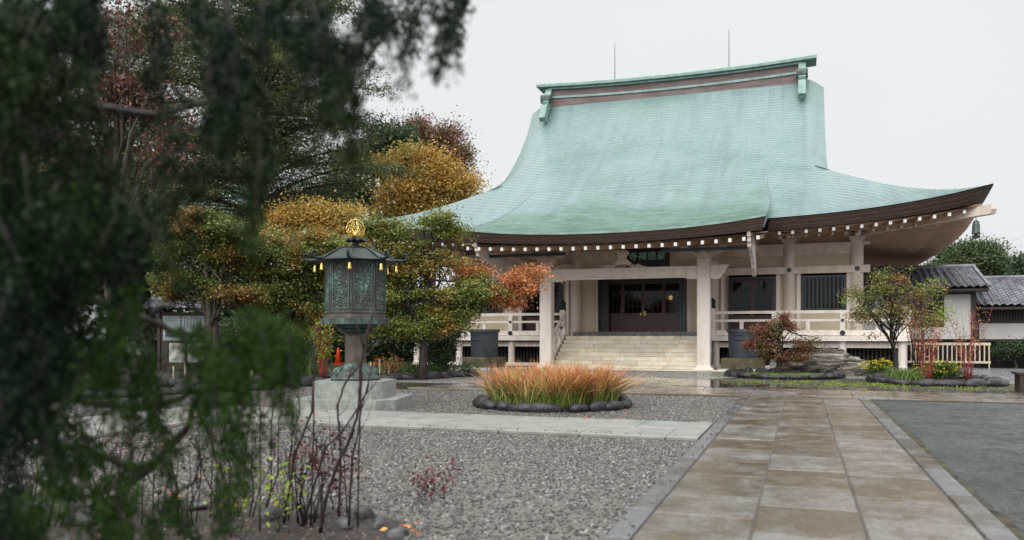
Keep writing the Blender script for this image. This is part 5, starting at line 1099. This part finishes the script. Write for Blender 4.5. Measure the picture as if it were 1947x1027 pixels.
def stems(name, label, cat, c, n_, h, spread, mat, r=.010, leaf=None, nl=0, ls=.06, lz=(.4,1), grp=None):
    root = empty(name, c, label, cat, grp); bb = MB(); C = []
    for i in range(n_):
        a = random.uniform(0,6.283); l = h*random.uniform(.55,1.05); s_ = spread*random.uniform(.2,1); d = Vector((math.cos(a), math.sin(a), 0))
        p0 = c+d*random.uniform(0,.14); pts = [p0]
        for j in range(1, 6): t = j/5; pts.append(p0+d*s_*l*t**1.3+Vector((random.uniform(-.03,.03), random.uniform(-.03,.03), l*t)))
        bb.tube(pts, [r*(1-.12*j) for j in range(6)], 5)
        for j in range(2, 5):
            if random.random() < .6: e = pts[j]+Vector((random.uniform(-.2,.2), random.uniform(-.2,.2), random.uniform(.15,.4)))*h*.5; bb.tube([pts[j], e], [r*.5, r*.2], 4); C.append(e); C.append((pts[j]+e)/2)
        C += pts[3:]
    bb.build('stem', mat, root, smooth=True)
    if leaf is not None:
        C = A3([list(q_) for q_ in C]); C = C[(C[:,2]-c.z) > lz[0]*h]; C = C[RNG.integers(0, len(C), nl)]+RNG.normal(size=(nl,3))*.06
        quads('leaves', leafquads(C, ls, up=.2), leaf, root)
    return root
stems('red_stem_shrub', 'bare crimson stemmed shrub, left of the pair in the right bed', 'shrub', GD(1762, 21.9, .07), 17, 1.85, .36, M['redstem'], .008, M['l_dogwood'], 330, .06, (.3,1), 'crimson stemmed shrubs')
stems('red_stem_shrub', 'bare crimson stemmed shrub, right of the pair, nearest the bench', 'shrub', GD(1838, 22.3, .07), 17, 2.0, .34, M['redstem'], .008, M['l_dogwood'], 360, .06, (.3,1), 'crimson stemmed shrubs')
stems('russet_shrub', 'tall thin russet shrub rising behind the crimson stems', 'shrub', GD(1745, 24.6, .05), 16, 2.6, .28, M['bark'], .012, M['l_dogwood'], 500, .06, (.4,1))
for x, D_, lab, rx in ((1672, 25.4, 'clump of yellow flowers between the boulder and the slender tree', 30), (1785, 23.2, 'yellow flowers behind the crimson stemmed shrubs', 42)):
    c_ = GD(x, D_); fb = empty('yellow_flowers', c_, lab, 'flowers'); e_ = [E(x, 702, D_, rx, 13)]; Cq = clump_points(e_, 170); Cq[:,2] = np.abs(Cq[:,2]); V, cv = leaves_at(Cq, 22, (.08,.08,.05), .05, up=.4); quads('foliage', V, M['l_hedge'], fb, cv)
    Cf = clump_points(e_, 150, .9); Cf = Cf[Cf[:,2] > .2]; Cf[:,2] += .06; V, cv = leaves_at(Cf, 5, (.025,.025,.012), .05, up=1.2, aspect=.9); quads('blossom', V, M['l_flower'], fb, cv)
c_ = GD(1722, 22.6, .06); Cb = np.concatenate([np.array([[c_.x, c_.y]])+RNG.normal(size=(420,2))*.22, np.full((420,1), .06)], 1)
tag(blades('bright_grass', Cb, .42, .02, M['l_grassG'], None, .7, .6, origin=tuple(c_)), 'fresh green strap leaved grass at the foot of the slender tree', 'grass', kind='stuff')
# moss and weeds on the wet ground by the beds
Cw = []
for (x, y, rx, ry, n_) in ((1500,729,3,1.2,50), (1750,737,3.0,.9,70), (1610,731,2.4,1.0,40), (1900,733,2,.8,40), (1480,716,1.4,1.3,260)):
    g0 = G(x, y); Cw.append(np.stack([g0.x+RNG.normal(size=n_)*rx*.5, g0.y+RNG.normal(size=n_)*ry*.5, np.full(n_, .03)], 1))
Cw = np.concatenate(Cw); Cw = Cw[Cw[:,1] > 20.45]; V, cv = leaves_at(Cw, 14, (.12,.09,.012), .04, up=.8); tag(quads('moss_patches', V, M['l_lime'], None, cv*.6, origin=(0,0,0)), 'patches of low yellow green weeds on the wet ground before the right beds', 'weeds', kind='stuff')
# ------- left garden planting
for x, D_, n_, h, lab in ((560, 27.5, 500, .8, 'arching green strap leaves left of the lantern behind the border stones'), (690, 26.5, 160, .5, 'small tuft of green leaves right of the lantern foot'), (500, 26, 300, .7, 'arching green leaves behind the leftmost cane')):
    c_ = GD(x, D_); Cb = np.concatenate([np.array([[c_.x, c_.y]])+RNG.normal(size=(n_,2))*.45, np.full((n_,1), .02)], 1); tag(blades('strap_leaf_plant', Cb, h, .035, M['l_grassG'], None, .6, .7, origin=tuple(c_)), lab, 'plant')
stems('red_stem_shrub', 'yellow leaved crimson stemmed shrub in the garden left of the lantern shaft', 'shrub', GD(612, 24.0), 16, 1.7, .22, M['redstem'], .012, M['l_lime'], 420, .09, (.25,1))
stems('twiggy_shrub', 'bare dark twiggy shrub in front of the left rain tub', 'shrub', GD(935, 27), 7, 1.2, .25, M['bark'], .012)
stems('twiggy_shrub', 'low orange leaved plant beside the right traffic cone', 'shrub', GD(745, 25.2), 12, .7, .5, M['bark2'], .008, M['l_orange'], 200, .07, (.2,1))
for i, (x, D_, mt, lab) in enumerate([(455,26,'l_ever','low dark shrub at the left end of the border, beside the notice board'), (520,28,'l_mapleG','low olive shrub behind the arching green leaves'), (590,29,'l_ever','low dark shrub between the arching leaves and the lantern'), (672,28.5,'l_hedge','low green shrub seen between the two traffic cones'), (745,27,'l_mapleG','low olive shrub right of the right traffic cone'), (775,25.6,'l_hedge','low bright shrub at the foot of the green and orange maple'), (815,25.2,'l_hedge','low green shrub in front of the glossy dark shrub'), (880,27.5,'l_ever','low dark shrub at the foot of the left rain tub block')]):
    c_ = GD(x, D_); cl = clump_points([((c_.x, c_.y, .22), (.55,.5,.3))], 30); V, cv = leaves_at(cl, 24, (.1,.1,.06), .07, up=.5)
    o = quads('ground_shrub', V, M[mt], None, cv, origin=tuple(c_)); tag(o, lab, 'shrub', 'low shrubs under the maples')
# wooden stakes in the border
for i, (x, D_, lab) in enumerate([(330,24,'pale marker stake under the left edge of the notice board'),(352,24.5,'pale marker stake under the middle of the notice board'),(392,24,'pale marker stake right of the notice board'),(479,22.5,'pale marker stake in front of the arching green leaves'),(705,24.6,'pale marker stake just left of the right traffic cone'),(722,25,'pale marker stake in front of the right traffic cone'),(740,25.5,'pale marker stake beside the orange leaved plant')]):
    c_ = GD(x, D_); o = MB().box(c_.x-.02, c_.x+.02, c_.y-.02, c_.y+.02, 0, .40+.1*(i%3)).build('garden_stake', M['cream'], origin=tuple(c_)); tag(o, lab, 'stake', 'marker stakes in the left border')

# ================================================================== NEAR PLANTS
# canes
def px(l, D): return [P(x, y, D) for x, y in l]
canes = [([(494,1014),(495,900),(493,692)],5.4,.008,'straight dark stake, leftmost of the bare canes'), ([(499,981),(516,929),(515,806),(525,744)],5.8,.010,'short wavy dark cane beside the leftmost stake'), ([(505,975),(528,900),(530,800),(544,735)],5.9,.008,'thin cane curving right, second of the short ones'),
 ([(548,1000),(551,872),(558,820),(570,787),(568,734)],5.7,.010,'wavy cane with a kink in the middle of the left group'), ([(540,960),(561,862),(594,782),(599,682),(610,654)],5.6,.014,'stout cane leaning right then rising straight'), ([(591,965),(596,830),(598,620)],5.5,.009,'straight stake left of the thick branching cane'),
 ([(608,1010),(615,967),(641,881),(670,825),(684,768),(684,696),(698,635),(712,587)],5.35,.018,'thickest cane, sweeping up right across the lantern plinth'), ([(575,885),(618,853),(651,820),(680,777),(698,744),(706,700)],5.5,.012,'cane slanting up right across the thick one'), ([(644,1000),(648,872),(644,806),(641,777),(655,730),(684,692),(719,649)],5.6,.013,'bent cane with a knee, reaching furthest right'),
 ([(663,1005),(670,872),(684,806),(689,682)],5.45,.012,'upright cane on the left of the paired canes'), ([(680,1000),(682,860),(686,780),(705,710)],5.5,.009,'upright cane on the right of the paired canes'), ([(615,960),(612,900),(600,865),(602,830)],5.6,.008,'short thin reddish cane'), ([(660,640),(650,800),(646,985)],5.9,.006,'very thin stake behind the bent cane'), ([(556,900),(555,800),(556,775)],6.0,.007,'short stub of a thin stake'), 
 ([(430,1000),(436,900),(440,760)],5.8,.007,'thin dark stake below the hanging green sprays'), ([(398,1005),(403,900),(405,770)],5.8,.007,'thin dark stake left of the hanging sprays'), ([(288,1010),(293,900),(296,840)],5.6,.008,'thin stake under the near cypress limb'), ([(270,1005),(272,900)],5.6,.008,'short stake under the near cypress limb'), ([(575,1000),(570,940),(590,880),(625,830)],5.7,.009,'cane forking low beside the stone')]
for pts, D_, r_, lab in canes:
    p = px(pts, D_); p[0].z = min(p[0].z, .02); root = empty('bare_cane', (p[0].x, p[0].y, 0), lab, 'cane', 'bare canes in the near bed')
    r_ *= .68; dense = []
    for a, b_ in zip(p, p[1:]):
        for k in range(4): dense.append(a.lerp(b_, k/4)+Vector((random.uniform(-1,1), random.uniform(-1,1), 0))*r_*.35)
    dense.append(p[-1]); MB().tube(dense, [r_*(1-.5*i/len(dense))*(1.25 if i % 4 == 0 else 1) for i in range(len(dense))], 7).build('cane', M['cane'], root, smooth=True)
    tw = MB()
    for k in range(3 if r_ > .006 else 1):
        tw = MB(); q_ = dense[random.randint(len(dense)//3, len(dense)-2)]; e = q_+Vector((random.uniform(-.12,.12), random.uniform(-.1,.1), random.uniform(.08,.22))); tw.tube([q_, (q_+e)/2+Vector((.01,0,-.01)), e], [r_*.4, r_*.3, r_*.15], 5); tw.build('twig', M['cane'], root, smooth=True)
stems('heavenly_bamboo', 'small dark red leaved seedling on the near gravel', 'plant', G(822, 955), 7, .26, .8, M['cane'], .004, M['l_reddark'], 150, .038, (.2,1))
stems('heavenly_bamboo', 'dark red leaved sprig right of the thickest cane', 'plant', G(640, 975), 5, .5, .5, M['cane'], .004, M['l_reddark'], 130, .04, (.3,1))
stems('heavenly_bamboo', 'reddish sprig among the left canes', 'plant', G(560, 985), 5, .7, .4, M['cane'], .004, M['l_reddark'], 130, .04, (.4,1))
stems('green_sprig', 'fresh yellow green sprig rising at the foot of the left canes', 'plant', G(528, 1015), 7, .55, .35, M['bark2'], .004, M['l_lime'], 90, .04, (.1,1))
stems('green_sprig', 'yellow green sprig below the hanging cypress sprays', 'plant', G(448, 1018), 6, .4, .4, M['bark2'], .004, M['l_lime'], 60, .04, (.1,1))
for i, (x, y, h, lab) in enumerate([(70,1010,.9,'twiggy dark shrub in the lower left corner'), (215,1000,.8,'twiggy dark shrub behind the big curved cypress limb'), (350,1000,.8,'twiggy dark shrub between the curved limb and the hanging sprays'), (450,985,.9,'twiggy dark shrub below the hanging green sprays'), (585,1000,.85,'twiggy dark shrub among the bare canes')]):
    stems('twiggy_shrub', lab, 'shrub', G(x, y), 11, h, .42, M['cane'], .0055, M['l_reddark'] if i % 2 else M['l_fore'], 60, .035, (.2,1))
# near cypress: thick limbs and hanging sprays, out of focus
tb0 = Vector(GD(-330, 3.4)); cy = empty('near_cypress', tb0, 'dark out of focus cypress overhanging the whole left side', 'tree')
MB().tube([tb0, tb0+Vector((.05,.05,1.4)), tb0+Vector((0,.1,2.8)), tb0+Vector((.1,0,4.2))], [.13,.11,.09,.05], 10).build('trunk', M['bark'], cy, smooth=True)
limbs_ = [([(-330,560),(0,638),(77,610),(175,567),(226,592),(287,610),(339,633),(390,641)],3.0,.024), ([(287,610),(305,580),(335,585)],3.0,.012), ([(-330,620),(0,654),(36,700),(103,736),(169,767),(277,777),(330,764),(380,740)],3.0,.022), ([(-330,760),(0,772),(41,808),(92,839),(169,859),(231,880),(262,895),(293,875),(330,845)],2.9,.024), ([(185,1060),(215,972),(246,921),(287,890),(330,840),(359,808),(390,720),(400,650)],3.0,.020), ([(-330,100),(0,60),(200,-10),(420,-20),(600,-30),(760,-20)],2.4,.02), ([(-330,300),(-50,250),(150,200),(300,220),(430,180)],2.6,.02), ([(420,-40),(440,60),(430,180)],2.4,.012), ([(560,-40),(620,60),(650,150)],2.4,.012), ([(-330,450),(0,430),(200,420),(330,450)],2.8,.02), ([(210,985),(225,930),(240,880),(262,850)],3.1,.012), ([(-300,800),(0,880),(120,930),(200,960)],2.7,.014)]
bb = MB()
for l, D_, r_ in limbs_:
    p = px(l, D_); q_ = []
    for a, b_ in zip(p, p[1:]):
        for k in range(3): q_.append(a.lerp(b_, k/3)+Vector((random.uniform(-1,1), random.uniform(-1,1), random.uniform(-1,1)))*.008)
    q_.append(p[-1]); bb.tube(q_, [r_*(1-.6*i/len(q_)) for i in range(len(q_))], 8)
for _ in range(26):                                # tangle of thin twigs low on the left
    x, y, D_ = random.uniform(-40,420), random.uniform(640,1000), random.uniform(2.6,3.6); l = [(x, y)]
    for k in range(4): l.append((l[-1][0]+random.uniform(-20,46), l[-1][1]-random.uniform(14,46)*(1 if random.random()<.75 else -.6)))
    p = px(l, D_); bb.tube(p, [.007,.006,.005,.004,.002], 5)
bb.build('branch', M['bark'], cy, smooth=True)
# hanging sprays: (x, y, rx, ry, count) seen positions, spread in depth 1.6 - 3.2 m
SP = [(30,130,80,190,58),(30,400,90,180,58),(45,620,90,130,55),(10,800,60,110,14),(10,960,50,70,10),(185,330,55,100,14),(165,150,36,80,5),(205,470,55,70,16),(80,20,80,40,16),
      (425,95,36,40,9),(432,190,16,50,7),(300,110,26,30,3),(520,25,36,18,5),(600,20,26,18,3),(618,90,10,30,4),(642,172,12,20,5),(498,290,10,46,4),(300,400,26,50,5),(697,55,7,28,5),(735,20,24,12,5),(805,4,26,7,4),(862,10,14,10,4),(310,25,26,12,2),(150,30,50,30,10),(380,20,40,16,4),(460,150,30,30,3),(350,230,14,40,2)]
def sprays(lst, d0, d1, per, name, mat):
    """each spray: a drooping twig hung with scale-leaf tufts"""
    Cs = []; tw = MB()
    for x, y, rx, ry, k in lst:
        for _ in range(k):
            p = P(x+random.gauss(0,.5)*rx, y+random.gauss(0,.5)*ry-18, random.uniform(d0, d1)); l = random.uniform(.10, .22); d = Vector((random.uniform(-.5,.5), random.uniform(-.5,.5), -1)).normalized()
            tw.tube([p, p+d*l*.5, p+d*l+Vector((0,0,-.02))], [.003,.0022,.001], 4)
            for j in range(9): t = j/8; Cs.append(list(p+d*l*t+Vector((random.uniform(-1,1), random.uniform(-1,1), random.uniform(-.4,.4)))*.028*(1.2-t)))
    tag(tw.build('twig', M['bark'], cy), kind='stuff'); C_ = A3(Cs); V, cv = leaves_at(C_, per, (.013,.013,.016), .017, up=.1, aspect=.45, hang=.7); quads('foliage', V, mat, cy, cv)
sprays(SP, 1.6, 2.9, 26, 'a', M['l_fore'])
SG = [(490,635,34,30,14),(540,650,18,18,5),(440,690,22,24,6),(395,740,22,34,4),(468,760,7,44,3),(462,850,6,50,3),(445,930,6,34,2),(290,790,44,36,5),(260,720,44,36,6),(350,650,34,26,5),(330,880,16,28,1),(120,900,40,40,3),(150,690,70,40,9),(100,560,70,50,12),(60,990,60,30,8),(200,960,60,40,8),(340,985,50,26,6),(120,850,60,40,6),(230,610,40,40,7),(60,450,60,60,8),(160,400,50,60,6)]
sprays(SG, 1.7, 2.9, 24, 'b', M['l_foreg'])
# fallen leaves
Cf = []
for (x0, x1, y0, y1, n_) in ((60,560,740,800,70),(0,420,800,860,26),(560,800,735,800,9),(0,480,860,960,10),(760,1300,760,830,5),(700,800,990,1020,6)):
    for _ in range(n_): Cf.append(list(G(random.uniform(x0,x1), random.uniform(y0,y1), .035)))
Cf = A3(Cf); on = ((Cf[:,1] > 10.2) & (Cf[:,1] < 12.1)) | ((Cf[:,0] > -10.35) & (Cf[:,0] < -8.4) & (Cf[:,1] < 10.2)); Cf[on,2] = .065
tag(quads('fallen_leaves', leafquads(Cf, .065, up=3, aspect=.8, fold=.1), M['l_fallen']), 'orange fallen leaves scattered over the gravel and the pale walkway on the left', 'leaves', kind='stuff')
